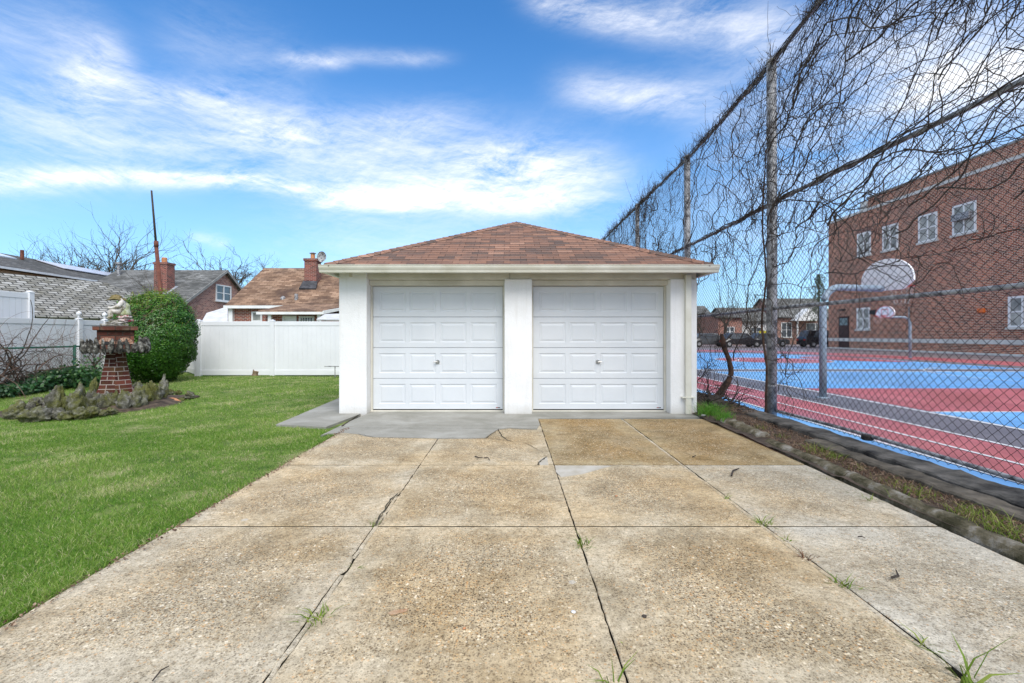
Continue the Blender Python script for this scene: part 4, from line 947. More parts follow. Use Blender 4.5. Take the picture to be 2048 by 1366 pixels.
vs = sum(pts, []); dsh.add(vs, [(i*18+j, i*18+(j+1) % 18, (i+1)*18+(j+1) % 18, (i+1)*18+j) for i in range(3) for j in range(18)]); dsh.tube([(x+.36, y, 5.6), (x+.6, y-.05, 5.7), (x+.62, y-.13, 5.95)], .03, 6)
dsh.build('satellite_dish', mt['galv'], ch)
M().lathe([(.16, 0), (.14, .12), (.05, .22)], (-13.0, 27.7, 3.28), 8).lathe([(.1, 0), (.1, .42)], (-12.2, 27.6, 3.2), 8).split('roof_vent', mt['galv'], rfD)
# small pale roofed sheds
t_ = thing('shed', 'small shed with a pale sloping roof between the brick houses', 'shed', (-13.8, 24, 0))
P = [at(404, 640, 22.5), at(452, 640, 22.5), at(452, 617, 23), at(412, 630, 22.5)]
M().slab([at(402, 650, 22.5), at(456, 650, 22.5), at(456, 616, 24.5), at(414, 629, 23.5)], (0, -.4, 1), .08).build('roof', mt['paleroof'], t_)
M().prism([(-14.3, 22.7), (-13.1, 22.7), (-13.1, 24.5), (-14.0, 24.0)], -.05, 1.72).build('wall', mt['palewall'], t_)
t_ = thing('canopy', 'small pale metal canopy in front of the brown-roofed house, next to the garage', 'canopy', (-8.2, 21.5, 0))
M().slab([at(633, 641, 21), at(720, 641, 21), at(720, 628, 23), at(650, 630, 22.5)], (0, -.3, 1), .05).build('roof', mt['paleroof'], t_)
M().box(-8.4, -8.33, 21.1, 21.17, 0, 1.9).box(-6.6, -6.53, 21.1, 21.17, 0, 1.9).split('post', mt['galv'], t_)

# ---------------------------------------------------------------- far side of the street, seen through the fence
sheet('street', rect(-20, 75, 54, 64), -.03, mt['cbase'], .06)
def far_house(label, x0, x1, y, h, ridge, wallm, roofm, porch=None, wins=()):
    t_ = thing('distant_house', label, 'house', ((x0+x1)/2, y, 0))
    M().box(x0, x1, y, y+9, -.1, h).build('wall', mt[wallm], t_)
    r_ = M(); gable_roof(r_, x0, x1, y+4.5, ridge, y-.4, y+9.4, (ridge-h)/4.9, (ridge-h)/4.9); r_.build('roof', mt[roofm], t_)
    for s_ in (x0, x1-.05):
        M().slab([(s_, y, h-.02), (s_, y+9, h-.02), (s_, y+4.5, ridge-.1)], (1, 0, 0), .05).build('gable', mt[wallm], t_)
    for wx, wz, ww, wh in wins: hwindow(t_, (wx, y, wz), (1, 0, 0), (0, -1, 0), ww, wh)
    if porch:
        a, b, z0, z1 = porch
        M().slab([(a, y-1.6, z0), (b, y-1.6, z0), ((a+b)/2, y-1.6, z1)], (0, 1, 0), 1.6).build('porch_gable', mt['white'], t_)
        for q in (a+.2, b-.35): M().box(q, q+.16, y-1.5, y-1.34, 0, z0-.01).split('porch_post', mt['white'], t_)
    return t_
def fx(px, d): return (px-CX)*d/F
far_house('distant brick house with white gabled porch, seen beside the near hoop pole', fx(1555, 68), fx(1668, 68), 68, 3.6, 6.6, 'housebrick', 'greyroof', (fx(1596, 66), fx(1650, 66), 3.2, 4.9), [(fx(1562, 68), .9, 1.5, 2.1), (fx(1612, 68), .9, 2.6, 2.0)])
far_house('distant pale house with a long grey roof, left of the big fence post', fx(1462, 66), fx(1546, 66), 66, 3.0, 5.1, 'palewall', 'greyroof', None, [(fx(1500, 66), 1, 1.6, 1.3)])
far_house('distant red house behind the vine trunk', fx(1436, 62), fx(1484, 62), 62, 3.4, 4.2, 'redbrick', 'darkroof', None, [(fx(1450, 62), 1, 1.2, 1.3)])
far_house('distant pale house just right of the garage corner', fx(1330, 70), fx(1430, 70), 70, 3.2, 5.6, 'palewall', 'greyroof', None, [(fx(1410, 70), 1, 1.2, 1.3)])
def car(label, x, y, mat_, L=4.5, Hh=1.45, suv=False):
    t_ = thing('parked_car', label, 'car', (x, y, 0), 'cars parked across the court')
    z0 = .28; hb = .82 if not suv else .98; Hh = Hh if not suv else 1.75
    top = [(-.5*L, z0), (.5*L, z0), (.5*L, hb-.16), (.46*L, hb-.03), (.26*L, hb), (.13*L, Hh-.04), (.06*L, Hh), (-.26*L if not suv else -.40*L, Hh-.02), (-.36*L if not suv else -.47*L, hb+.08), (-.49*L, hb), (-.5*L, hb-.2)]
    n = len(top); m = M(); vs = []
    for yy, k in ((-.86, .93), (-.78, 1.0), (.78, 1.0), (.86, .93)):
        vs += [(x+a*(1 if abs(yy) < .8 else .985), y+yy*(1 if b <= hb else .86), z0+(b-z0)*k) for a, b in top]
    fs = [(i*n+j, i*n+(j+1) % n, (i+1)*n+(j+1) % n, (i+1)*n+j) for i in range(3) for j in range(n)]+[tuple(range(n-1, -1, -1)), tuple(range(3*n, 4*n))]
    m.add(vs, fs).build('body', mt[mat_], t_, .04)
    gl = M(); gl.slab([(x+.22*L, y-.80, hb+.03), (x-.30*L, y-.80, hb+.05), (x-.22*L, y-.77, Hh-.12), (x+.07*L, y-.77, Hh-.12)], (0, -1, 0), .02); gl.build('side_window', mt['glass'], t_)
    for a in (-.31*L, .31*L):
        for s_ in (-.80, .80):
            wv = M().tube([(x+a, y+s_-.1, .32), (x+a, y+s_+.1, .32)], .32, 16).build('wheel', mt['tyre'], t_); M().tube([(x+a, y+s_-.115, .32), (x+a, y+s_-.101, .32)], .17, 12).build('rim', mt['galv'], wv)
    for s_ in (-.6, .6): M().box(x-.5*L-.02, x-.5*L+.03, y+s_-.14, y+s_+.14, hb-.3, hb-.14).build('tail_light', mt['lampred'], t_); M().box(x+.5*L-.03, x+.5*L+.02, y+s_-.16, y+s_+.16, hb-.32, hb-.18).build('headlight', mt['white'], t_)
car('black sedan parked beyond the court, seen behind the vine trunk', fx(1478, 50), 50, 'carblack')
car('dark grey sedan parked beyond the court, next to the big fence post', fx(1418, 51), 51, 'cargrey')
car('black off-road vehicle parked beside the left corner of the brick school', fx(1640, 49.5), 49.5, 'carblack', 3.9, suv=True)
car('dark grey car partly hidden by the big fence post', fx(1532, 52), 52, 'cargrey', 4.2)
tag(M().box(fx(1519, 60), fx(1536, 60), 59.9, 60.1, 1.2, 1.75).box(fx(1526, 60), fx(1528, 60), 59.95, 60.05, 0, 1.2).build('yellow_sign', mt['yellow']), 'small yellow sign panel left of the big fence post', 'sign')

# ---------------------------------------------------------------- bare trees
def grow(base, levels, L0, r0, spread, seed, lean=(0, 0, 1), flat=.0, fork=3, nseg=7, droop=0, splits=None, shrink=.72, wig=.16, up0=0):
    r = np.random.default_rng(seed); lv = [[] for _ in range(levels)]
    def br(p, d, L, rad, l):
        pts = [np.array(p, float)]; d = np.array(d, float); rs = []
        for i in range(nseg):
            d = d+r.normal(size=3)*wig; d[2] += .05-droop*l; d /= np.linalg.norm(d)
            pts.append(pts[-1]+d*L/nseg)
        rs = np.linspace(rad, rad*.62, nseg+1); lv[l].append((np.array(pts), rs))
        if l+1 < levels:
            k = (splits[l] if splits else fork)
            for j in range(k):
                f = r.uniform(.35, 1.0) if j else 1.0; i = min(nseg, max(1, int(f*nseg)))
                a = r.uniform(0, 2*math.pi); sp = spread*r.uniform(.6, 1.2)
                u = np.cross(d, [0, 0, 1.0]); u /= np.linalg.norm(u)+1e-6; v = np.cross(u, d)
                nd = d*math.cos(sp)+(u*math.cos(a)+v*math.sin(a))*math.sin(sp); nd[2] *= (1-flat)
                if up0 and l == 0: th_ = -1.2+2.4*j/(k-1); nd = np.array([math.sin(th_), r.uniform(-.35, .35), max(.18, math.cos(th_)*.62)])
                nd /= np.linalg.norm(nd)
                br(pts[i], nd, L*shrink*r.uniform(.7, 1.15), rs[i]*.78, l+1)
    br(base, lean, L0, r0, 0); return lv
def tree(label, base, levels, L0, r0, spread, seed, split=1, m_='treebark', group='bare trees beyond the yard', name='bare_tree', **k):
    t_ = thing(name, label, 'tree', base, group)
    lv = grow(base, levels, L0, r0, spread, seed, **k)
    for nm_, rg in (('trunk', range(0, split)), ('crown', range(split, levels))):
        T_ = Tubes()
        for l in rg: T_.add([p for p, _ in lv[l]], [q for _, q in lv[l]], 6 if l < 2 else 3)
        T_.build(nm_, mt[m_], t_)
    return t_
tree('wide-spreading bare tree on the skyline behind the solar-panelled roof', (fx(192, 60), 60, 0), 7, 6.0, .42, .5, 12, flat=.22, splits=[9, 3, 3, 3, 2, 2], shrink=.80, nseg=7, wig=.15, up0=1)
tree('bare crooked tree behind the gap between the two brick houses', (fx(470, 48), 48, 0), 7, 4.6, .28, .75, 5, flat=.1, splits=[5, 3, 3, 3, 3, 2], shrink=.70, wig=.25)
tree('bare tree behind the grey-roofed house, right of its chimney', (fx(410, 52), 52, 0), 6, 6.0, .22, .6, 21, splits=[4, 3, 3, 3, 3], shrink=.68, wig=.22)
tree('faint bare treetop above the brown roof', (fx(548, 58), 58, 0), 6, 5.6, .16, .5, 8, splits=[4, 3, 3, 3, 3], shrink=.66)
tree('young thin bare tree in front of the grey roof', (fx(368, 19), 19, 0), 5, 2.3, .035, .5, 31, splits=[4, 3, 3, 2], shrink=.62, wig=.14, m_='twig')
for i, (px, d, s_, lb) in enumerate([(1405, 62, 7, 'bare tree beyond the court, right of the garage eave'), (1450, 58, 8, 'bare tree beyond the court, above the vine trunk'), (1502, 64, 8.5, 'bare tree beyond the court, just left of the big fence post'),
        (1572, 72, 10, 'bare tree beyond the court, just right of the big fence post'), (1622, 75, 6.5, 'small bare tree behind the distant white porch')]):
    tree(lb, (fx(px, d), d, 0), 6, s_*.36, s_*.016, .5, 40+i, splits=[5, 3, 3, 3, 2], shrink=.68, wig=.15)
tree('thin bare sapling sprouting behind the garage roof', (fx(1190, 17), 17, 0), 4, 2.9, .022, .32, 61, splits=[5, 3, 2], shrink=.55, wig=.07, m_='twig')

# ---------------------------------------------------------------- leaf clouds
def leaves(C, Nn, size, rg, asp=1.7):
    """C centres (n,3), Nn outward directions (n,3): diamond shaped leaves"""
    n = len(C); size = np.broadcast_to(size, (n,))
    A = np.cross(Nn, rg.normal(size=(n, 3))); A /= np.linalg.norm(A, axis=1, keepdims=True)+1e-9
    Bv = np.cross(A, Nn+rg.normal(size=(n, 3))*.5); Bv /= np.linalg.norm(Bv, axis=1, keepdims=True)+1e-9
    a = A*size[:, None]; b = Bv*size[:, None]/asp; Nf = Nn*size[:, None]*.18
    V_ = np.stack([C-a*.5, C+b*.5+Nf, C+a*.6, C-b*.5+Nf], axis=1).reshape(-1, 3)
    return V_, np.arange(n*4).reshape(n, 4)
BC = np.array([-9.72, 13.25, 1.15]); bt = thing('round_bush', 'large dense round evergreen bush beside the brick pedestal', 'bush', (BC[0], BC[1], 0))
def bushr(D):
    """radius of the bush surface in direction D (n,3)"""
    x, y, z = D[:, 0], D[:, 1], D[:, 2]
    rx, ry, rz = .93, .92, 1.24
    r = 1/np.sqrt((x/rx)**2+(y/ry)**2+(z/rz)**2)
    squ = 1+.10*np.abs(x*z)*2.0; squ = np.where(z < -.3, squ*(1-.10*(-z-.3)), squ)
    lump = .07*np.sin(5*x+3*z+1)*np.sin(4*y-3*z+.6)+.045*np.sin(11*x+2)*np.sin(9*z+y*7)+.035*np.sin(23*x+9*z)*np.sin(19*z-8*x)
    return r*squ*(1+lump)
n = 62000; D = rng.normal(size=(n, 3)); D /= np.linalg.norm(D, axis=1, keepdims=True)
dep = rng.random(n)**1.6; Rr = bushr(D)*(1-.16*dep)+rng.exponential(.022, n)*(D[:, 2] > .1)*1.3
C_ = BC+D*Rr[:, None]; keep = C_[:, 2] > .03; C_, D2, dep = C_[keep], D[keep], dep[keep]
V_, F_ = leaves(C_, D2, rng.uniform(.03, .058, len(C_)), rng)
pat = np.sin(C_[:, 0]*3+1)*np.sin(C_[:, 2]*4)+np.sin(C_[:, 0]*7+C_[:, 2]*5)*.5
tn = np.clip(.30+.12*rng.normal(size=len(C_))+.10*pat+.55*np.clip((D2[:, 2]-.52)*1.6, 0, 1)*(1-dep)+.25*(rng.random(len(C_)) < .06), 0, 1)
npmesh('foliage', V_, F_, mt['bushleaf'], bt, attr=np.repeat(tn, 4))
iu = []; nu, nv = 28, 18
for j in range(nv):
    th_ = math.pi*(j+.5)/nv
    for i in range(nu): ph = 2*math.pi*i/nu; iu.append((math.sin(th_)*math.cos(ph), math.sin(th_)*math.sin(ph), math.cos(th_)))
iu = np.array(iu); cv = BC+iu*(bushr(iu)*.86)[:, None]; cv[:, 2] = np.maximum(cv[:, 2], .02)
npmesh('dark_core', cv, [(j*nu+i, (j+1)*nu+i, (j+1)*nu+(i+1) % nu, j*nu+(i+1) % nu) for j in range(nv-1) for i in range(nu)], nm('bush interior', (.008, .015, .006), (.02, .03, .012), 9, .95, .3), bt, smooth=True)  # opaque dark hull added inside the leaves, inner shade put into its colour
# new shoots standing out of the top and twigs wandering over the bush
sh = Tubes(); lf = []; K = 260
Dn = rng.normal(size=(K, 3)); Dn[:, 2] = np.abs(Dn[:, 2])+.25; Dn /= np.linalg.norm(Dn, axis=1, keepdims=True)
P0 = BC+Dn*(bushr(Dn)*.95)[:, None]; L = rng.uniform(.08, .30, K); dirn = Dn*.4+np.array([0, 0, 1])+rng.normal(size=(K, 3))*.18; dirn /= np.linalg.norm(dirn, axis=1, keepdims=True)
P = np.stack([P0+dirn*(L*k/4)[:, None] for k in range(5)], axis=1); sh.add(P, np.full((K, 5), .003)); sh.build('shoots', mt['brownstem'], bt)
cc = np.concatenate([P0+dirn*(L*f)[:, None]+rng.normal(size=(K, 3))*.014 for f in np.linspace(.1, 1, 9)]); dd = np.tile(dirn, (9, 1))+rng.normal(size=(K*9, 3))*.8
dd /= np.linalg.norm(dd, axis=1, keepdims=True); V_, F_ = leaves(cc, dd, rng.uniform(.02, .036, len(cc)), rng)
npmesh('new_growth', V_, F_, mt['bushleaf'], bt, attr=np.repeat(np.clip(.8+.15*rng.normal(size=len(cc)), 0, 1), 4))
K = 14; T_ = Tubes(); PP = []
for i in range(K):
    d = np.array([rng.uniform(-.8, .6), -1, rng.uniform(-.3, .7)]); d /= np.linalg.norm(d); Q = []
    a = rng.uniform(-.6, .6)
    for k in range(12):
        d = d+np.array([.07*math.cos(a), 0, .09*math.sin(a+1)])+rng.normal(size=3)*.03; d /= np.linalg.norm(d); Q.append(BC+d*(bushr(d[None])[0]*1.03))
    PP.append(Q)
T_.add(PP, np.full((K, 12), .0045)); tag(T_.build('bramble', mt['brownstem']), 'bare brown brambles trailing over the face of the round bush', 'bramble')

# ivy along the left chain-link fence
n = 9000; yy = rng.uniform(8.6, 13.2, n); hh = .34*(1+.4*np.sin(yy*2.3))*rng.random(n)**.7; xx = -10.75+rng.normal(size=n)*.16*(1.3-hh)
C_ = np.stack([xx, yy, hh+.01], 1); Nn = np.tile([.6, -.5, .6], (n, 1))+rng.normal(size=(n, 3))*.5; Nn /= np.linalg.norm(Nn, axis=1, keepdims=True)
V_, F_ = leaves(C_, Nn, rng.uniform(.05, .09, n), rng, 1.2); o = npmesh('ivy', V_, F_, mt['ivy'], attr=np.repeat(np.clip(.4+.3*rng.normal(size=n), 0, 1), 4))
tag(o, 'dark ivy ground cover along the foot of the green chain-link fence', 'ivy', kind='stuff')
# bare shrub tangle on that fence
def tangle(n, ybase, zmax, seed, x=-10.8, spread=.25, ln=(.5, 1.3), rad=(.003, .008), up=.8, bend=.35):
    r = np.random.default_rng(seed); PP, RR = [], []
    for i in range(n):
        p = np.array([x+r.normal()*spread*.5, r.uniform(*ybase), r.uniform(.02, zmax)]); a = r.uniform(0, 2*math.pi); d = np.array([r.normal()*.3, math.cos(a), abs(math.sin(a))*up+.2]); d /= np.linalg.norm(d)
        L = r.uniform(*ln); w_ = r.normal()*bend; Q = [p]
        for k in range(11):
            d = d+np.array([r.normal()*.1, -w_*d[2]+r.normal()*.1, w_*d[1]+r.normal()*.1]); d /= np.linalg.norm(d); Q.append(Q[-1]+d*L/11)
        PP.append(Q); r0 = r.uniform(*rad); RR.append(np.linspace(r0, r0*.4, 12))
    return PP, RR
vt = thing('bare_shrub', 'bare brown thorny shrub sprawling over the green chain-link fence', 'shrub', (-10.8, 11, 0))
T_ = Tubes(); T_.add(*tangle(46, (8.4, 11.0), .5, 3, ln=(1.0, 1.9), rad=(.008, .018), bend=.22, up=1.2)); T_.build('stems', mt['brownstem'], vt)
T_ = Tubes(); T_.add(*tangle(420, (8.4, 11.8), 1.25, 4, ln=(.35, 1.0), rad=(.0025, .005), bend=.3)); T_.add(*tangle(160, (11, 13.3), .95, 5, ln=(.3, .8), rad=(.002, .004))); o = T_.build('twigs', mt['brownstem'], vt)
vt = thing('dark_vine', 'dark knotted vine hanging in loops on the green chain-link fence', 'vine', (-10.85, 10, 0))
T_ = Tubes(); T_.add(*tangle(60, (8.6, 11.2), .8, 14, x=-10.86, spread=.08, ln=(.8, 1.6), rad=(.008, .02), bend=.55, up=.3)); T_.build('stems', mt['bark'], vt)
vt = thing('bare_stem_shrub', 'forked bare woody stem between the green fence post and the brick pedestal', 'shrub', (-10.5, 12.2, 0))
T_ = Tubes(); b = at(190, 752, 12.6); b = (b[0], b[1], 0)
lv = grow(b, 4, .55, .04, .7, 9, splits=[3, 3, 2], shrink=.72, nseg=5)
for l in lv: T_.add([p for p, _ in l], [q for _, q in l], 5)
T_.build('stem', mt['treebark'], vt)
V_, F_ = leaves(np.array(at(172, 748, 11.6))+rng.normal(size=(500, 3))*[.28, .2, .16], (lambda q: q/np.linalg.norm(q, axis=1, keepdims=True))(rng.normal(size=(500, 3))+[0, -.6, .6]), rng.uniform(.05, .09, 500), rng, 1.3)
tag(npmesh('leafy_plant', V_, F_, mt['ivy'], attr=np.repeat(rng.uniform(.2, 1, 500), 4)), 'low dark leafy plant just behind the rock ring, right of the green fence post', 'plant', kind='stuff')
# pine by the school
t_ = thing('pine_tree', 'dark evergreen tree beside the left corner of the brick school', 'tree', (fx(1638, 62), 62, 0)); bx, by = fx(1638, 62), 62
M().tube([(bx, by, 0), (bx, by, 8.6)], [.22, .04], 8).build('trunk', mt['treebark'], t_)
n = 2300; zz = rng.uniform(3.0, 9.0, n); aa = rng.uniform(0, 6.28, n); rr_ = (9.4-zz)**.7*.75*(.7+.3*np.sin(zz*4+aa*2))*np.sqrt(rng.random(n))*(.8+.3*np.sin(aa*3+zz))
C_ = np.stack([bx+rr_*np.cos(aa), by+rr_*np.sin(aa), zz], 1); Nn = rng.normal(size=(n, 3)); Nn /= np.linalg.norm(Nn, axis=1, keepdims=True)
V_, F_ = leaves(C_, Nn, rng.uniform(.12, .26, n), rng, 2.6); npmesh('crown', V_, F_, mt['pine'], t_, attr=np.repeat(rng.random(n), 4))

# ---------------------------------------------------------------- rusty pole
b0 = Vector(at(338, 753, 14.2)); j0 = Vector(at(312.5, 493, 14.2)); t0 = Vector(at(303, 381, 14.2)); b0.z = 0
rp = thing('rusty_pole', 'tall thin leaning rusty pole rising from behind the round bush', 'pole', b0)
M().tube([b0, j0], [.062, .05], 12).build('lower_tube', mt['rust'], rp, smooth=True); M().tube([j0-Vector((0, 0, .02)), j0+Vector((0, 0, .16))], .058, 12).build('collar', mt['rust'], rp, smooth=True); M().tube([j0, t0], [.034, .024], 10).build('upper_tube', mt['bark'], rp, smooth=True)

# ---------------------------------------------------------------- brick pedestal with statue
PX, PY = -7.62, 9.35
pd = thing('pedestal', 'tapered brick garden pedestal with a stone-edged shelf and arched brick box', 'pedestal', (PX, PY, 0)); pd.rotation_euler.z = R(38.7)
rot = R(24)
def ngon(r_, n=6, ro=0): return [(PX+r_*math.cos(ro+2*math.pi*i/n), PY+r_*math.sin(ro+2*math.pi*i/n)) for i in range(n)]
m = M(); lay = [(0, .33), (.16, .33), (.26, .31), (.262, .295), (.5, .245), (.75, .195), (.98, .165)]
for (za, ra_), (zb, rb_) in zip(lay[:-1], lay[1:]):
    A_, B_ = ngon(ra_, 6, R(-92)), ngon(rb_, 6, R(-92))
    for i in range(6): m.quad((*A_[i], za), (*A_[(i+1) % 6], za), (*B_[(i+1) % 6], zb), (*B_[i], zb))
m.build('brick_column', mt['pedbrick'], pd)
SZ = .97
m = M().prism([(PX+.49*math.cos(2*math.pi*i/16), PY+.49*math.sin(2*math.pi*i/16)) for i in range(16)], SZ, SZ+.055); m.build('shelf', mt['wallstone'], pd)
def rock(name, label, x, y, z, w_, h, seed, mat_, parent=None, dpt=None, cat='rock', group=None, sharp=.5, sub=4):
    import bmesh
    bm = bmesh.new(); bmesh.ops.create_icosphere(bm, subdivisions=sub, radius=1); o_ = Vector((seed*7.3, seed*3.1, seed*1.7)); dpt = dpt or w_*.85
    for v in bm.verts:
        p = v.co.copy(); k = 1+.42*mnoise.noise(p*1.25+o_)+.34*mnoise.noise(p*2.8+o_)-.20*abs(mnoise.noise(p*5.5+o_))+.13*mnoise.noise(p*12+o_)
        tp = 1-.30*max(0, p.z)*sharp*2
        v.co = Vector((p.x*w_/2*k*tp, p.y*dpt/2*k*tp, p.z*h/2*k if p.z > 0 else p.z*h/2*(.9)))
    me = bpy.data.meshes.new(name); bm.to_mesh(me); bm.free(); me.shade_smooth(); me.materials.append(mat_)
    o = bpy.data.objects.new(name, me); S.collection.objects.link(o); o.location = (x, y, z+h/2*.72); o.rotation_euler = (R((seed*37) % 16-8), R((seed*53) % 18-9), seed*1.3)
    if parent: o.parent = parent; o.matrix_parent_inverse = Matrix.Translation(-parent.location)
    else: tag(o, label, cat, group)
    return o
for i in range(26):
    a = 2*math.pi*i/26; r_ = random.Random(i)
    o = rock('shelf_stone', None, PX+.49*math.cos(a), PY+.49*math.sin(a), SZ-.01, r_.uniform(.07, .13), r_.uniform(.20, .34), 100+i, mt['shelfrock'], pd, sharp=.5, sub=3); o.rotation_euler.z = a
bx0, bx1, by0, by1, bz0, bz1 = PX-.275, PX+.275, PY-.26, PY+.26, SZ+.056, 1.38
bxo = M().box(bx0, bx1, by0, by1, bz0, bz1).build('brick_box', mt['boxbrick'], pd, .004)
cp = M().box(bx0-.06, bx1+.06, by0-.06, by1+.06, bz1+.001, bz1+.075).build('brick_cap', mt['boxbrick'], pd, .006)
M().box(bx0+.04, bx1-.08, by0+.03, by1-.03, bz1+.076, bz1+.125).build('cap_slab', mt['mossstone'], pd, .02)
archm = nm('arch voussoir', (.36, .19, .12), (.55, .38, .28), 12, .9, .4)
for cx_ in (PX-.137, PX+.137):
    zc = bz0+.09; v_ = M()
    for k in range(7):
        a0, a1 = math.pi*k/7+.03, math.pi*(k+1)/7-.03; y_ = by0-.012
        q = [(cx_+r_*math.cos(a_), zc+r_*math.sin(a_)) for r_, a_ in ((.058, a0), (.128, a0), (.128, a1), (.058, a1))]
        v_.slab([(a_, y_, b_) for a_, b_ in q], (0, 1, 0), .013)
    v_.split('arch_brick', archm, bxo)
    k = 12; v_ = M().add([(cx_+.056*math.cos(math.pi*i/k), by0-.004, zc+.056*math.sin(math.pi*i/k)) for i in range(k+1)], [tuple(range(k+1))]); v_.build('arch_opening', mt['darkgap'], bxo)
# statue
SB = bz1+.125; SXc = PX
st = thing('statue', 'weathered painted statue of a seated child in a wide hat on the brick pedestal', 'statue', (SXc, PY, SB)); st.rotation_euler.z = R(36)
rk = rock('statue_base', None, SXc-.0, PY, SB-.015, .46, .12, 301, mt['mossstone'], st, dpt=.34, sharp=.2)
def skin(name, joints, edges, mat_, parent, root=0, sub=2):
    me = bpy.data.meshes.new(name); me.from_pydata([j[0] for j in joints], edges, []); me.update()
    o = bpy.data.objects.new(name, me); S.collection.objects.link(o); me.materials.append(mat_)
    sk_ = o.modifiers.new('skin', 'SKIN'); sk_.use_smooth_shade = True
    for i, (p, r_) in enumerate(joints):
        v = me.skin_vertices[0].data[i]; v.radius = r_ if hasattr(r_, '__len__') else (r_, r_); v.use_root = (i == root)
    o.modifiers.new('sub', 'SUBSURF').levels = sub; o.modifiers['sub'].render_levels = sub
    if parent: o.parent = parent
    return o
z0 = .10
J = [((.13, 0, z0+.13), (.085, .10)), ((.145, 0, z0+.22), (.085, .09)), ((.12, 0, z0+.32), (.075, .085)), ((.06, 0, z0+.385), (.04, .04)), ((.015, 0, z0+.40), .05), ((-.005, 0, z0+.435), .055),
     ((.05, .07, z0+.135), .06), ((-.10, .08, z0+.145), .05), ((-.085, .08, z0+.05), .038), ((-.13, .08, z0+.0), .028),
     ((.05, -.07, z0+.135), .06), ((-.09, -.08, z0+.135), .052), ((-.065, -.085, z0+.04), .04), ((-.12, -.09, z0-.005), .028),
     ((.11, .10, z0+.32), .05), ((.05, .12, z0+.225), .038), ((-.06, .08, z0+.215), .024), ((-.11, .05, z0+.225), .022),
     ((.10, -.10, z0+.32), .052), ((.04, -.125, z0+.23), .042), ((-.07, -.07, z0+.20), .026), ((-.12, -.035, z0+.215), .022)]
E = [(0, 1), (1, 2), (2, 3), (3, 4), (4, 5), (0, 6), (6, 7), (7, 8), (8, 9), (0, 10), (10, 11), (11, 12), (12, 13), (2, 14), (14, 15), (15, 16), (16, 17), (2, 18), (18, 19), (19, 20), (20, 21)]
fig = skin('figure', J, E, mt['statue'], st)
fc = M().tube([(-.045, 0, z0+.415), (-.07, 0, z0+.40)], [.018, .006], 8); o = M(); o.v = fc.v; o.f = fc.f; o.mi = fc.mi
def local(mb, name, mat_, smooth=True):
    mb.v = [(a+SXc, b+PY, c+SB) for a, b, c in mb.v]; return mb.build(name, mat_, st, smooth=smooth)
local(fc, 'nose', mt['statue'])
hat = M(); prof = [(.0, .50), (.10, .495), (.15, .475), (.155, .468), (.10, .478), (.085, .50), (.08, .53), (.055, .56), (.01, .57)]
n = 20; vs = []
for r_, z_ in prof:
    for j in range(n):
        a = 2*math.pi*j/n; wv = .010*math.sin(3*a+1)*(r_ > .09); vs.append((.0+r_*1.12*math.cos(a), r_*.9*math.sin(a), z_+wv-.15*r_*(math.cos(a) < 0)*abs(math.cos(a))+.0))
hat.add(vs, [(i*n+j, i*n+(j+1) % n, (i+1)*n+(j+1) % n, (i+1)*n+j) for i in range(len(prof)-1) for j in range(n)]); local(hat, 'hat', mt['hat'])
ct = M(); prof = [(.105, .0), (.11, .03), (.092, .08), (.088, .14), (.09, .19), (.07, .235), (.03, .26)]; vs = []
for r_, z_ in prof:
    for j in range(n): a = 2*math.pi*j/n; vs.append((.14-.03*(z_ > .2)+r_*.86*math.cos(a), r_*math.sin(a), z0+.08+z_))
ct.add(vs, [(i*n+j, i*n+(j+1) % n, (i+1)*n+(j+1) % n, (i+1)*n+j) for i in range(len(prof)-1) for j in range(n)]); local(ct, 'coat', mt['statuegreen'])
for k, (zz, ww) in enumerate(((.055, .30), (.12, .27))):
    o = rock('cushion', None, SXc+.13, PY, SB+zz-.02, ww*.92, .085, 400+k, mt['statuered'], st, dpt=.3, sharp=.1); o.rotation_euler = (0, 0, .1*k)

# ---------------------------------------------------------------- rock ring
cxr, cyr = -7.4, 9.0
DV = []; nr, na = 10, 40
for i in range(nr+1):
    f = i/nr
    for j in range(na):
        a = 2*math.pi*j/na; x, y = cxr+f*1.25*math.cos(a), cyr+f*.95*math.sin(a); DV.append((x, y, -.03+.19*(1-f**2.2)+.015*mnoise.noise(Vector((x*6, y*6, 0)))))
struct(npmesh('planting_bed', DV, [(i*na+j, i*na+(j+1) % na, (i+1)*na+(j+1) % na, (i+1)*na+j) for i in range(nr) for j in range(na)], mt['soil'], smooth=True))
DV = [(x*.9-8.4+7.4, y*.6+8.3-5.3, z*.35+.0) for x, y, z in DV]; 
struct(npmesh('planting_bed', [(-8.15+(x-cxr+0)*.62, 8.15+(y-cyr)*.62, -.02+z*.35) for x, y, z in [(p[0]/1, p[1]/1, p[2]) for p in [((q[0]+1.0)/.9, (q[1]-3.0)/.6, q[2]) for q in DV]]], [(i*na+j, i*na+(j+1) % na, (i+1)*na+(j+1) % na, (i+1)*na+j) for i in range(nr) for j in range(na)], mt['soil'], smooth=True))
ordn = ['first', 'second', 'third', 'fourth', 'fifth', 'sixth', 'seventh', 'eighth', 'ninth', 'tenth', 'eleventh', 'twelfth', 'thirteenth', 'fourteenth', 'fifteenth']
front = [(35, 837, 36, 31), (50, 841, 24, 22), (73, 843, 44, 30), (92, 842, 22, 24), (112, 840, 26, 24), (133, 840, 25, 19), (160, 838, 26, 25), (184, 833, 25, 20), (205, 831, 20, 13), (223, 828, 20, 13)]
for i, (px, py, w_, h_) in enumerate(front):
    x, y = g2(px, py-2); sc_ = F/y; rock('edging_rock', f'low mossy edging rock in the front row of the rock ring, {ordn[i]} from the left', x, y, -.02, w_/sc_*1.15, h_/sc_*1.15, i+1, mt['rocks'], group='rocks around the pedestal', sharp=.25)
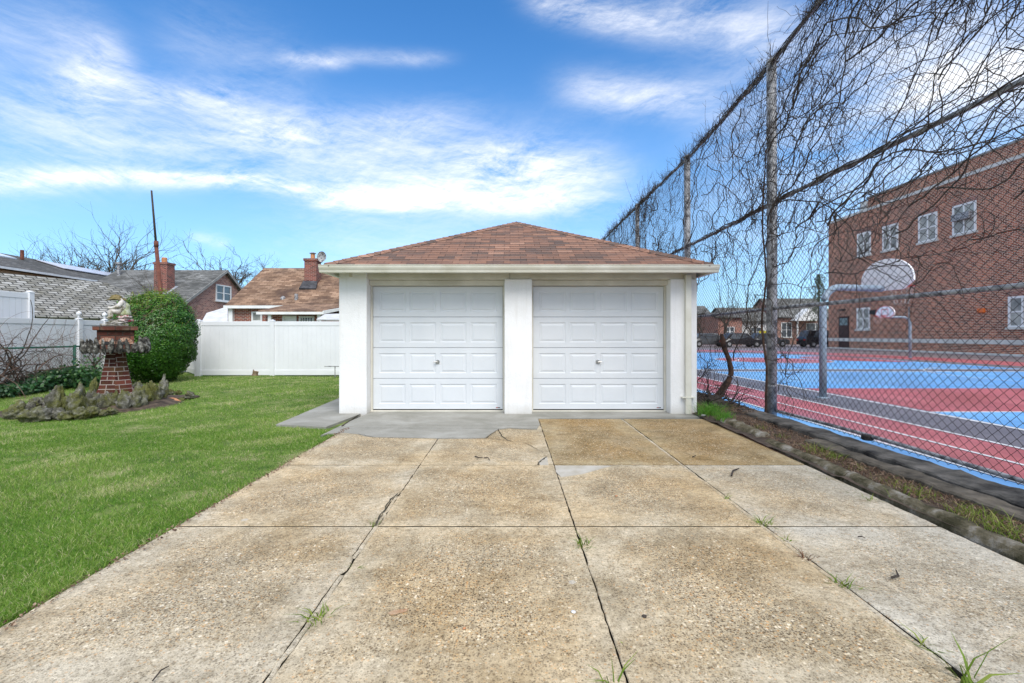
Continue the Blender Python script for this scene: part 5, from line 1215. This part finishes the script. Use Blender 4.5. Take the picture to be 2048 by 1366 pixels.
up = [(112, 825, 26, 62), (131, 824, 24, 40), (154, 829, 29, 63), (172, 822, 20, 38), (186, 821, 26, 44), (204, 819, 24, 38), (219, 818, 22, 36), (234, 817, 16, 42), (250, 818, 24, 40), (276, 815, 30, 46), (292, 811, 20, 46), (307, 808, 24, 50)]
for i, (px, py, w_, h_) in enumerate(up):
    x, y = g2(px, py); sc_ = F/y; rock('upright_rock', f'upright mossy rock in the inner row of the rock ring, {ordn[i]} from the left', x, y, -.03, w_/sc_*1.22, h_/sc_*1.12, i+31, mt['rocks'], group='rocks around the pedestal', sharp=.38)
for i, (px, py, w_, h_, lb, nm_, mm) in enumerate([(324, 803, 19, 58, 'tallest pointed slab of rock at the right end of the rock ring', 'upright_rock', 'rocks'), (59, 818, 16, 17, 'small dark rock at the back left of the low ring', 'edging_rock', 'rocks'),
        (71, 812, 24, 21, 'rounded rock at the back of the low ring, second from the left', 'edging_rock', 'rocks'), (89, 811, 14, 17, 'dark rock at the back of the low ring next to the tall uprights', 'edging_rock', 'rocks'), (379, 797, 21, 17, 'rounded grey rock alone at the far right of the flower bed', 'edging_rock', 'rocks'),
        (341, 789, 12, 12, 'small rock behind the terracotta pieces', 'edging_rock', 'rocks'), (357, 787, 11, 9, 'smallest rock at the back of the right flower bed', 'edging_rock', 'rocks'), (363, 801, 12, 8, 'flat rock beside the terracotta pieces', 'edging_rock', 'rocks'),
        (276, 783, 18, 24, 'square mossy block just behind the pedestal on its right', 'mossy_block', 'rocks'), (188, 790, 14, 34, 'mossy upright rock just behind the pedestal on its left', 'upright_rock', 'rocks')]):
    x, y = g2(px, py); sc_ = F/y; rock(nm_, lb, x, y, -.02, w_/sc_*1.15, h_/sc_*1.1, 70+i, mt[mm], group='rocks around the pedestal', sharp=.9 if i == 0 else .3)
for i, (px, py, w_, lb) in enumerate([(344, 800, 18, 'broken terracotta piece at the foot of the tallest rock'), (352, 804, 16, 'orange terracotta piece lying on the edge of the right flower bed')]):
    x, y = g2(px, py); rock('terracotta_piece', lb, x, y, -.01, w_/F*y*1.2, .06, 90+i, mt['terracotta'], cat='terracotta', sharp=.1)
x, y = g2(352, 794); struct(M().prism([(x+.42*math.cos(a)*1.1, y+.28*math.sin(a)) for a in np.linspace(0, 2*math.pi, 17)[:-1]], -.05, .012).build('flower_bed', mt['soil']))

# ---------------------------------------------------------------- stump, pipe stand, sticks
x, y = g2(511, 752)
sm = thing('tree_stump', 'short splintered tree stump in front of the white back fence', 'stump', (x, y, 0))
vs = []; n = 12
for z, r_ in ((0, .14), (.08, .115), (.17, .105)):
    for j in range(n): a = 2*math.pi*j/n; vs.append((x+r_*(1+.15*math.sin(3*a+z*9))*math.cos(a)+z*.25, y+r_*math.sin(a), z+(.05*math.sin(2*a+.5) if z > .1 else 0)))
M().add(vs, [(i*n+j, i*n+(j+1) % n, (i+1)*n+(j+1) % n, (i+1)*n+j) for i in range(2) for j in range(n)]+[tuple(range(2*n, 3*n))]).build('trunk', mt['stump'], sm)
x, y = g2(670, 754); pp = thing('pipe_stand', 'thin grey T-shaped metal pipe standing in the grass left of the garage', 'pipe', (x, y, 0))
M().tube([(x, y, -.02), (x, y, .32)], .014, 8).build('upright', mt['galv'], pp); M().tube([(x-.32, y, .325), (x+.3, y, .325)], .014, 8).build('crossbar', mt['galv'], pp)
def stick(pxs, rad, label, z=.012):
    P = []
    for i, p in enumerate(pxs): q = g2(*p); P.append((q[0], q[1], z+(.01 if i % 2 else 0)))
    tag(M().tube(P, [rad]*(len(P)-1)+[rad*.5], 6).build('twig', mt['bark']), label, 'twig')
stick([(1782, 1160), (1790, 1161), (1797, 1156), (1792, 1148)], .006, 'small dark curled twig on the pale slab near the right edge')
stick([(1463, 954), (1466, 946), (1478, 939)], .008, 'short brown twig below the transverse joint, right of the third long joint')
stick([(950, 915), (957, 919), (966, 917)], .006, 'tiny dark twig on the slab below the left garage door'); stick([(968, 918), (976, 919), (980, 923)], .005, 'thin dark twig just right of another below the left garage door')
stick([(1716, 1077), (1723, 1080), (1730, 1079)], .004, 'tiny dark twig on the upper part of the pale right-hand slab')
stick([(305, 1368), (322, 1352), (338, 1338)], .003, 'long thin pale-brown twig at the bottom edge, left slab'); stick([(1385, 916), (1392, 915)], .006, 'tiny dark twig near the third joint below the right garage door')
blob('rust_stain', 795, 1226, .040, .016, .0078, mt['patchdark'], 3, .25); 
for i, (px, py, m_, lb) in enumerate([(1147, 1226, 'white', 'tiny white paper scrap in front of the middle joint'), (1289, 1235, 'bark', 'dark dropped nut on the slab right of the middle joint'), (1233, 993, 'terracotta', 'small orange leaf on the slab below the right garage door'), (929, 1259, 'terracotta', 'small orange pebble on the middle slab, near the bottom')]):
    x, y = g2(px, py); rock('fragment', lb, x, y, .002, .028 if i < 3 else .018, .010, 130+i, mt[m_], cat='debris', sharp=.1, sub=1)

# ---------------------------------------------------------------- grass and weeds
def blades(C, H, Wd, lean, rg, curve=.5, seg=2):
    n = len(C); az = rg.uniform(0, 2*np.pi, n); dx, dy = np.cos(az), np.sin(az); fa = rg.uniform(0, 2*np.pi, n); wx, wy = np.cos(fa)*Wd/2, np.sin(fa)*Wd/2
    lx, ly = dx*lean*H, dy*lean*H
    def P(f, s_):
        k = f**1.7
        return np.stack([C[:, 0]+lx*k+s_*wx*(1-f*.5), C[:, 1]+ly*k+s_*wy*(1-f*.5), C[:, 2]+H*f*(1-.35*lean*f*curve)], 1)
    if seg == 2:
        V_ = np.stack([P(0, -1), P(0, 1), P(.55, 1), P(.55, -1), P(1, 0)], 1).reshape(-1, 3)
        b = np.arange(n)[:, None]*5; q = np.concatenate([b+[0, 1, 2], b+[0, 2, 3], b+[3, 2, 4]]); return V_, q, 5
    V_ = np.stack([P(0, -1), P(0, 1), P(1, 0)], 1).reshape(-1, 3); return V_, np.arange(n*3).reshape(n, 3), 3
def tuft(name, label, cat, px, py, n, h, spread, mat_, lean=.7, wd=.006, group=None, xy=None, tl=(0, 1), z=0., seed=None, kind=None):
    rg = np.random.default_rng(seed or int(px*3+py)); x, y = xy or g2(px, py)
    C_ = np.stack([x+rg.normal(size=n)*spread, y+rg.normal(size=n)*spread, np.full(n, z)], 1)
    V_, F_, k = blades(C_, rg.uniform(.45, 1, n)*h, np.full(n, wd)*rg.uniform(.6, 1.2, n), rg.uniform(.3, 1, n)*lean*1.6, rg, 1.0)
    return tag(npmesh(name, V_, F_, mt[mat_], attr=np.repeat(rg.uniform(*tl, n), k)), label, cat, group, kind)
W = 'weeds in the driveway joints'; WK = 1.35
for px, py, n, h, lb in [(751, 1050, 9, .06, 'small green weed in the left long joint, where it meets the second cross joint'), (709, 1137, 7, .05, 'tiny yellow-green weed low in the left long joint'), (638, 1236, 26, .075, 'bushy green weed in the left long joint, near the bottom'),
        (1166, 1092, 16, .12, 'green weed with a long drooping blade in the middle long joint'), (1242, 1293, 6, .03, 'tiny clover-like weed low in the middle long joint'), (1232, 1368, 8, .11, 'upright weed at the bottom edge in front of the middle joint'),
        (1457, 998, 5, .07, 'single thin blade in the right long joint, highest weed of that joint'), (1524, 1046, 22, .085, 'bushy weed in the right long joint at the cross joint'), (1537, 1051, 8, .05, 'yellow-green small weed just beside the bushy one at the cross joint'), (1570, 1080, 8, .06, 'sparse flat weed in the right long joint, just below the cross joint'),
        (1612, 1116, 12, .075, 'reddish-brown weed in the right long joint'), (1686, 1170, 20, .075, 'dark leafy weed in the right long joint, between the brown weed and the bottom'), (1852, 1294, 9, .075, 'spiky weed in the right long joint near the bottom'), (1938, 1362, 12, .19, 'largest weed with long light-green blades at the bottom right')]:
    tuft('weed', lb, 'weed', px, py, int(n*1.3), h*WK, .009+.0006*n, 'drygrass' if 'reddish' in lb else 'weed', 1.0, .009 if h < .15 else .013, W, tl=(0, .75), z=-.02)
G = 'weeds along the kerb'
for px, py, n, h, lb in [(1612, 942, 16, .05, 'low green weed against the middle kerb piece'), (1653, 958, 14, .07, 'bright green weed at the crack between the kerb pieces'), (1742, 1000, 26, .10, 'spreading yellow-green weed beside the kerb'), (1700, 985, 10, .06, 'small brown-green weed beside the kerb'), (1830, 1040, 16, .035, 'flat green weed at the foot of the long kerb, middle'), (1985, 1125, 18, .04, 'flat clover-like weed at the foot of the long kerb near the right edge')]:
    tuft('weed', lb, 'weed', px, py, n, h, .02, 'weed', 1.1, .006, G, tl=(0, .8), z=-.02)
T2 = 'grass tufts at the garage corner'
tuft('grass_tuft', 'large bright green grass tuft at the right corner of the garage', 'grass tuft', 1408, 0, 520, .32, .085, 'brightgrass', .8, .005, T2, (3.12, 7.55), z=.03)
tuft('grass_tuft', 'smaller bright green grass tuft in front of the large one at the garage corner', 'grass tuft', 1430, 0, 260, .22, .06, 'brightgrass', .8, .005, T2, (3.16, 7.12), z=.04)
T3 = 'grass tufts in the soil strip'
for i, (px, py, n, h, sp, lb) in enumerate([(1525, 862, 50, .10, .05, 'farthest small tuft in the soil strip, behind the broken kerb'), (1560, 880, 40, .09, .05, 'thin reddish tuft in the soil strip, second from the far end'), (1632, 912, 90, .17, .06, 'yellow-green tuft with long blades in the soil strip, beside the timber'), (1665, 925, 70, .14, .05, 'yellow-green tuft right next to the long-bladed one'), (1712, 942, 40, .08, .06, 'low scrappy tuft in the middle of the soil strip'),
        (1775, 975, 60, .10, .07, 'brownish tuft in the middle of the soil strip'), (1830, 1000, 90, .13, .07, 'green and brown tuft behind the long kerb, right of middle'), (1935, 1042, 100, .15, .07, 'green tuft behind the long kerb near the right edge'), (1990, 1066, 110, .15, .07, 'bright green dense tuft behind the long kerb near the right edge'), (2035, 1090, 50, .13, .05, 'yellow tuft behind the long kerb at the very right edge')]):
    x, y = g2(px, py); x = min(x+.02, 3.38); tuft('grass_tuft', lb, 'grass tuft', px, py, n, h, sp, 'weed', .75, .006, T3, (x, y), tl=(.1, 1), z=.02)
# dry litter in the strip
n = 12000; y = rng.uniform(1.5, 9.6, n); x = 3.12+rng.random(n)*(.42+.35*(y > 5.7)); x = np.minimum(x, 3.98)
C_ = np.stack([x, y, np.full(n, .045)+.05*(y > 7.4)], 1); V_, F_, k = blades(C_, rng.uniform(.02, .09, n), rng.uniform(.002, .005, n), rng.uniform(.8, 2.6, n), rng, 1.6)
tag(npmesh('dry_litter', V_, F_, mt['drygrass'], attr=np.repeat(rng.random(n), k)), 'dry grass, leaves and litter lying in the soil strip beside the kerb', 'litter', kind='stuff')
n = 2600; y = rng.uniform(1.5, 12, n); x = 3.1+rng.random(n)*(.45+.45*(y > 5.7)); x = np.minimum(x, 4.0); C_ = np.stack([x, y, np.full(n, .05)+.06*(y > 7.4)+rng.random(n)*.02], 1)
Nn = np.tile([0, 0, 1.], (n, 1))+rng.normal(size=(n, 3))*.6; Nn /= np.linalg.norm(Nn, axis=1, keepdims=True); V_, F_ = leaves(C_, Nn, rng.uniform(.01, .028, n), rng, 1.4)
tag(npmesh('dead_leaves', V_, F_, mt['leafbrown']), 'dead brown leaves scattered along the soil strip under the fence', 'leaves', kind='stuff')
# lawn grass
def lawn(n, dmin, dmax, wd0, h0, seed, seg):
    rg = np.random.default_rng(seed); d = dmin*(dmax/dmin)**rg.random(n*2)
    x = -rg.random(n*2)*(1.12*d-1.2)-2.27; y = np.sqrt(np.maximum(d*d*1.0, .01))
    ed = np.array([lawn_edge(a) for a in y]); bare = np.sin(x*3.3+y*.7+2)*np.sin(y*2.9-x*1.1)+.6*np.sin(x*8.1+1)*np.sin(y*7.3+x*2); ok = (x < ed+.05*rg.random(n*2)) & ((bare < 1.0) | (rg.random(n*2) < .3)) & (x > -11.4) & (x > -1.12*y-.6); x, y = x[ok][:n], y[ok][:n]; n = len(x)
    pt = np.sin(x*1.7+y*.6)*np.sin(y*1.3-x*.5)+.6*np.sin(x*4.1+1)*np.sin(y*3.7+2)+.4*np.sin(x*9+y*4)*np.sin(y*8-x*3)
    k = np.maximum(1, y/4.5)
    z = np.array([lawn_z(a, b) for a, b in zip(x, y)])
    C_ = np.stack([x, y, z], 1); H = (h0+.006+.013*pt)*rg.uniform(.55, 1.25, n)
    V_, F_, kk = blades(C_, H, wd0*k*rg.uniform(.6, 1.2, n), rg.uniform(.2, 1.5, n), rg, .9, seg)
    straw = np.clip(np.sin(x*2.9+y*1.1+.5)*np.sin(y*2.3-x*.8+1.2)+.5*np.sin(x*6.3-y*5.1)-.35, 0, 1)
    tn = np.clip(.36+.11*pt+.20*rg.normal(size=n)+.5*(rg.random(n) < .08+.5*straw), 0, 1); return V_, F_, np.repeat(tn, kk)
V1, F1, t1 = lawn(160000, 1.9, 6.5, .0032, .030, 1, 2); V2, F2, t2 = lawn(200000, 5.5, 16.5, .0032, .030, 2, 1)
tag(npmesh('grass', np.concatenate([V1, V2]), np.concatenate([F1, F2+len(V1)]), mt['grass'], attr=np.concatenate([t1, t2])), 'short green lawn grass left of the driveway', 'grass', kind='stuff')
# dead leaf crumbs along the lawn edge
n = 700; y = rng.uniform(1.8, 6.7, n); C_ = np.stack([-2.24+rng.normal(size=n)*.022, y, np.full(n, .010)], 1); Nn = np.tile([0, 0, 1.], (n, 1))+rng.normal(size=(n, 3))*.5; Nn /= np.linalg.norm(Nn, axis=1, keepdims=True)
V_, F_ = leaves(C_, Nn, rng.uniform(.008, .022, n), rng, 1.4); tag(npmesh('leaf_crumbs', V_, F_, mt['leafbrown']), 'brown leaf crumbs along the edge between lawn and driveway', 'litter', kind='stuff')

# ---------------------------------------------------------------- climbing vines on the tall fence
def vine_net(n, y0, y1, z0, z1, seed, rad, ln, dir0, wig, curl, dens=None, nseg=40, bx=.05):
    """wandering stems in the plane of the fence"""
    r = np.random.default_rng(seed); PP, RR = [], []
    while len(PP) < n:
        p = np.array([r.uniform(y0, y1), r.uniform(z0, z1)])
        if dens and r.random() > dens(*p): continue
        a = dir0[0]+r.normal()*dir0[1]; L = r.uniform(*ln); da = 0; Q = []; xo = FX-.045+r.uniform(-bx, bx); ph = r.uniform(0, 6, 3)
        for k in range(nseg):
            Q.append((xo+.035*math.sin(k*.5+ph[0])+.015*math.sin(k*1.3+ph[1]), p[0], p[1]))
            da = da*.72+r.normal()*curl; a += da+r.normal()*wig; a += -.05*math.sin(a-dir0[0])
            p = p+np.array([math.cos(a), math.sin(a)])*L/nseg
            tp = topz(p[0])+.04
            if p[1] > tp: p[1] = tp-.01; a = -a*.4
            if p[1] < .1: p[1] = .1; a = abs(a)
        PP.append(Q); r0 = r.uniform(*rad); RR.append(np.linspace(r0, r0*.35, nseg))
    return np.array(PP), np.array(RR)
def sidetwigs(PP, n, seed, ln, rad, nseg=9, wig=.28, out=.08):
    r = np.random.default_rng(seed); K, N, _ = PP.shape; k = r.integers(0, K, n); i = r.integers(2, N-2, n); P0 = PP[k, i]; T0 = PP[k, i+1]-PP[k, i-1]
    a = np.arctan2(T0[:, 2], T0[:, 1])+r.choice([-1, 1], n)*r.uniform(.4, 1.4, n); L = r.uniform(*ln, n); dx = r.normal(size=n)*out; p = P0.copy(); Q = [p.copy()]; c = r.normal(size=n)*.16
    for s_ in range(nseg-1):
        a = a+c+r.normal(size=n)*wig; st_ = L/(nseg-1); p = p+np.stack([dx*st_*3, np.cos(a)*st_, np.sin(a)*st_], 1); Q.append(p.copy())
    Q = np.stack(Q, 1); r0 = r.uniform(*rad, n); return Q, r0[:, None]*np.linspace(1, .4, nseg)[None]
def dens(y, z):         # sparse low down near the camera, dense far off and high up
    if y < 7.6: return .15 if z < 2.6 else (.75 if z < 3.3 else 1.0)
    if y < 11.3: return .75 if z < 1.7 else 1.0
    return 1.0
def dens2(y, z): return (1 if z > 3.1 else .3)*(.4 if y > 5.6 else 1)
def vine(label, stems, twn, seed, loc, trunk=None, fine=2.2):
    t_ = thing('climbing_vine', label, 'vine', loc, 'bare vines on the tall fence')
    PP, RR = stems; T_ = Tubes(); T_.add(PP, RR, 5); T_.build('stems', mt['vinebark'], t_)
    A, RA = sidetwigs(PP, twn, seed, (.25, .95), (.003, .0065), 12, .26); B, RB = sidetwigs(A, int(twn*fine), seed+1, (.06, .30), (.0018, .003), 6, .34)
    T_ = Tubes(); T_.add(A, RA, 3); T_.add(B, RB, 3); T_.build('twigs', mt['twig'], t_)
    if trunk: M().tube(*smooth_path(*trunk), 12).build('trunk', mt['trunkred'], t_, smooth=True)
    return t_
PI = math.pi
tx = 3.98; ty = 9.0
def tp_(px, py, d=8.9): return at(px, py, d)
def smooth_path(P, Rr_, k=6, amp=.01):
    P = [Vector(p) for p in P]; o, q = [], []
    for i in range(len(P)-1):
        a, b, c, d = P[max(i-1, 0)], P[i], P[i+1], P[min(i+2, len(P)-1)]
        for j in range(k):
            f = j/k; v = .5*((2*b)+(c-a)*f+(2*a-5*b+4*c-d)*f*f+(3*b-a-3*c+d)*f**3)
            o.append(v+Vector((mnoise.noise(v*6), mnoise.noise(v*6+Vector((9, 0, 0))), 0))*amp); q.append((Rr_[i]+(Rr_[i+1]-Rr_[i])*f)*(1+.25*mnoise.noise(v*9)))
    return o+[P[-1]], q+[Rr_[-1]]
vine('old vine with a peeling crooked trunk beside the garage, covering the far fence', vine_net(185, 8.3, 21, .2, 5.3, 1, (.004, .012), (1.2, 4.2), (PI*.85, 1.3), .16, .10, dens), 1500, 11, (3.95, 8.9, 0),
     ([tp_(1432, 800), tp_(1444, 780), tp_(1459, 757), tp_(1462, 740), tp_(1456, 715), tp_(1448, 692), tp_(1443, 668)], [.09, .06, .052, .045, .042, .05, .03]))
vine('vine climbing around the big fence post nearest the camera', vine_net(50, 6.2, 8.8, .3, 5.2, 2, (.003, .008), (1.0, 3.6), (PI*.85, 1.0), .16, .11, dens), 330, 22, (4.1, 7.6, 0),
     ([(4.0, 7.58, .0), (3.99, 7.52, .8), (4.0, 7.68, 1.5), (4.0, 7.55, 2.2), (4.02, 7.7, 3.1), (4.0, 7.55, 4.2)], [.018, .018, .016, .014, .012, .009]))
hv = vine_net(72, 2.2, 8.2, 3.25, 5.7, 3, (.003, .009), (1.6, 5.0), (PI-.28, .5), .10, .055, dens2, 44)
vine('long smooth vine stems running overhead along the fence near the camera', hv, 480, 33, (4.1, 4, 0))
thick = vine_net(13, 2.6, 8.5, 2.6, 5.2, 17, (.008, .014), (3.0, 6.5), (PI-.38, .30), .07, .045, None, 50, .09)
vine('few thick woody vine stems slanting over the fence in front of the brick school', thick, 200, 55, (4.1, 4.5, 0))
lo = vine_net(30, 2.8, 7.5, 2.0, 3.35, 9, (.004, .009), (1.2, 3.6), (PI-.22, .5), .07, .05, None, 40)
vine('thin stray vine stems crossing the open mesh below the middle rail', lo, 190, 44, (4.1, 5, 0), fine=1.2)
# stems wound along the rails and posts
t_ = thing('climbing_vine', 'vine wound tightly along the fence rails', 'vine', (4.1, 9, 1.6), 'bare vines on the tall fence'); T_ = Tubes(); PP, RR = [], []
for zf, n, rr_ in ((topz, 12, .045), (lambda y: 3.35, 9, .04), (lambda y: 1.70, 5, .035)):
    for i in range(n):
        ph, k = rng.uniform(0, 6), rng.uniform(3, 7); y0 = rng.uniform(-1, 15); yy = np.linspace(y0, y0+rng.uniform(3, 7), 60); yy = np.clip(yy, -1, 21.5)
        PP.append([(FX+.02+rr_*math.cos(k*y+ph), y, zf(y)+rr_*math.sin(k*y+ph)+.01*math.sin(y*9)) for y in yy+np.arange(60)*1e-4]); RR.append(np.full(60, rng.uniform(.004, .009)))
T_.add(PP, RR, 4); T_.build('stems', mt['vinebark'], t_)
# spiky shoots above the top rail
PP, RR = [], []
n = 1500; y = rng.uniform(3.5, 21.5, n); cl_ = (np.sin(y*5.1)+np.sin(y*2.3+1)) > -.6; y = y[cl_]; n = len(y)
p = np.stack([FX+rng.normal(size=n)*.03, y, np.array([topz(a) for a in y])], 1); a = PI/2+rng.normal(size=n)*.8; L = rng.uniform(.06, .34, n); Q = [p.copy()]; dx = rng.normal(size=n)*.5
for k in range(6): a = a+rng.normal(size=n)*.33; st_ = L/6; p = p+np.stack([dx*st_, np.cos(a)*st_, np.sin(a)*st_], 1); Q.append(p.copy())
T_ = Tubes(); Q = np.stack(Q, 1); T_.add(Q, np.full((n, 7), .0028)*np.linspace(1.2, .6, 7)); B, RB = sidetwigs(Q, 2200, 77, (.03, .12), (.0015, .0024), 4, .4); T_.add(B, RB); T_.build('shoots', mt['twig'], t_)
# root tangle at the garage corner
t_ = thing('root_tangle', 'tangle of dark roots and cut stems behind the bright grass at the fence foot', 'roots', (3.7, 8.6, 0))
r = np.random.default_rng(5); PP, RR = [], []
for i in range(90):
    p = np.array([r.uniform(3.2, 4.0), r.uniform(7.9, 9.6), .1]); d = np.array([r.normal()*.6, r.normal()*.6, r.uniform(.1, .9)]); d /= np.linalg.norm(d); Q = []; L = r.uniform(.25, .8)
    for k in range(10): Q.append(p.copy()); d = d+r.normal(size=3)*.25; d[2] -= .05; d /= np.linalg.norm(d); p = p+d*L/10
    PP.append(Q); r0 = r.uniform(.003, .014); RR.append(np.linspace(r0, r0*.5, 10))
T_ = Tubes(); T_.add(PP, RR, 5); T_.build('stems', mt['bark'], t_)
rock('stump_root', None, 3.45, 8.1, .0, .42, .34, 777, mt['bark'], t_, sharp=.4)
x, y = g2(1407, 838); rock('edging_stone', 'small pale stone beside the grass tuft at the garage corner', x, y, .04, .07, .04, 140, mt['coping'], cat='stone', sharp=.2, sub=2)
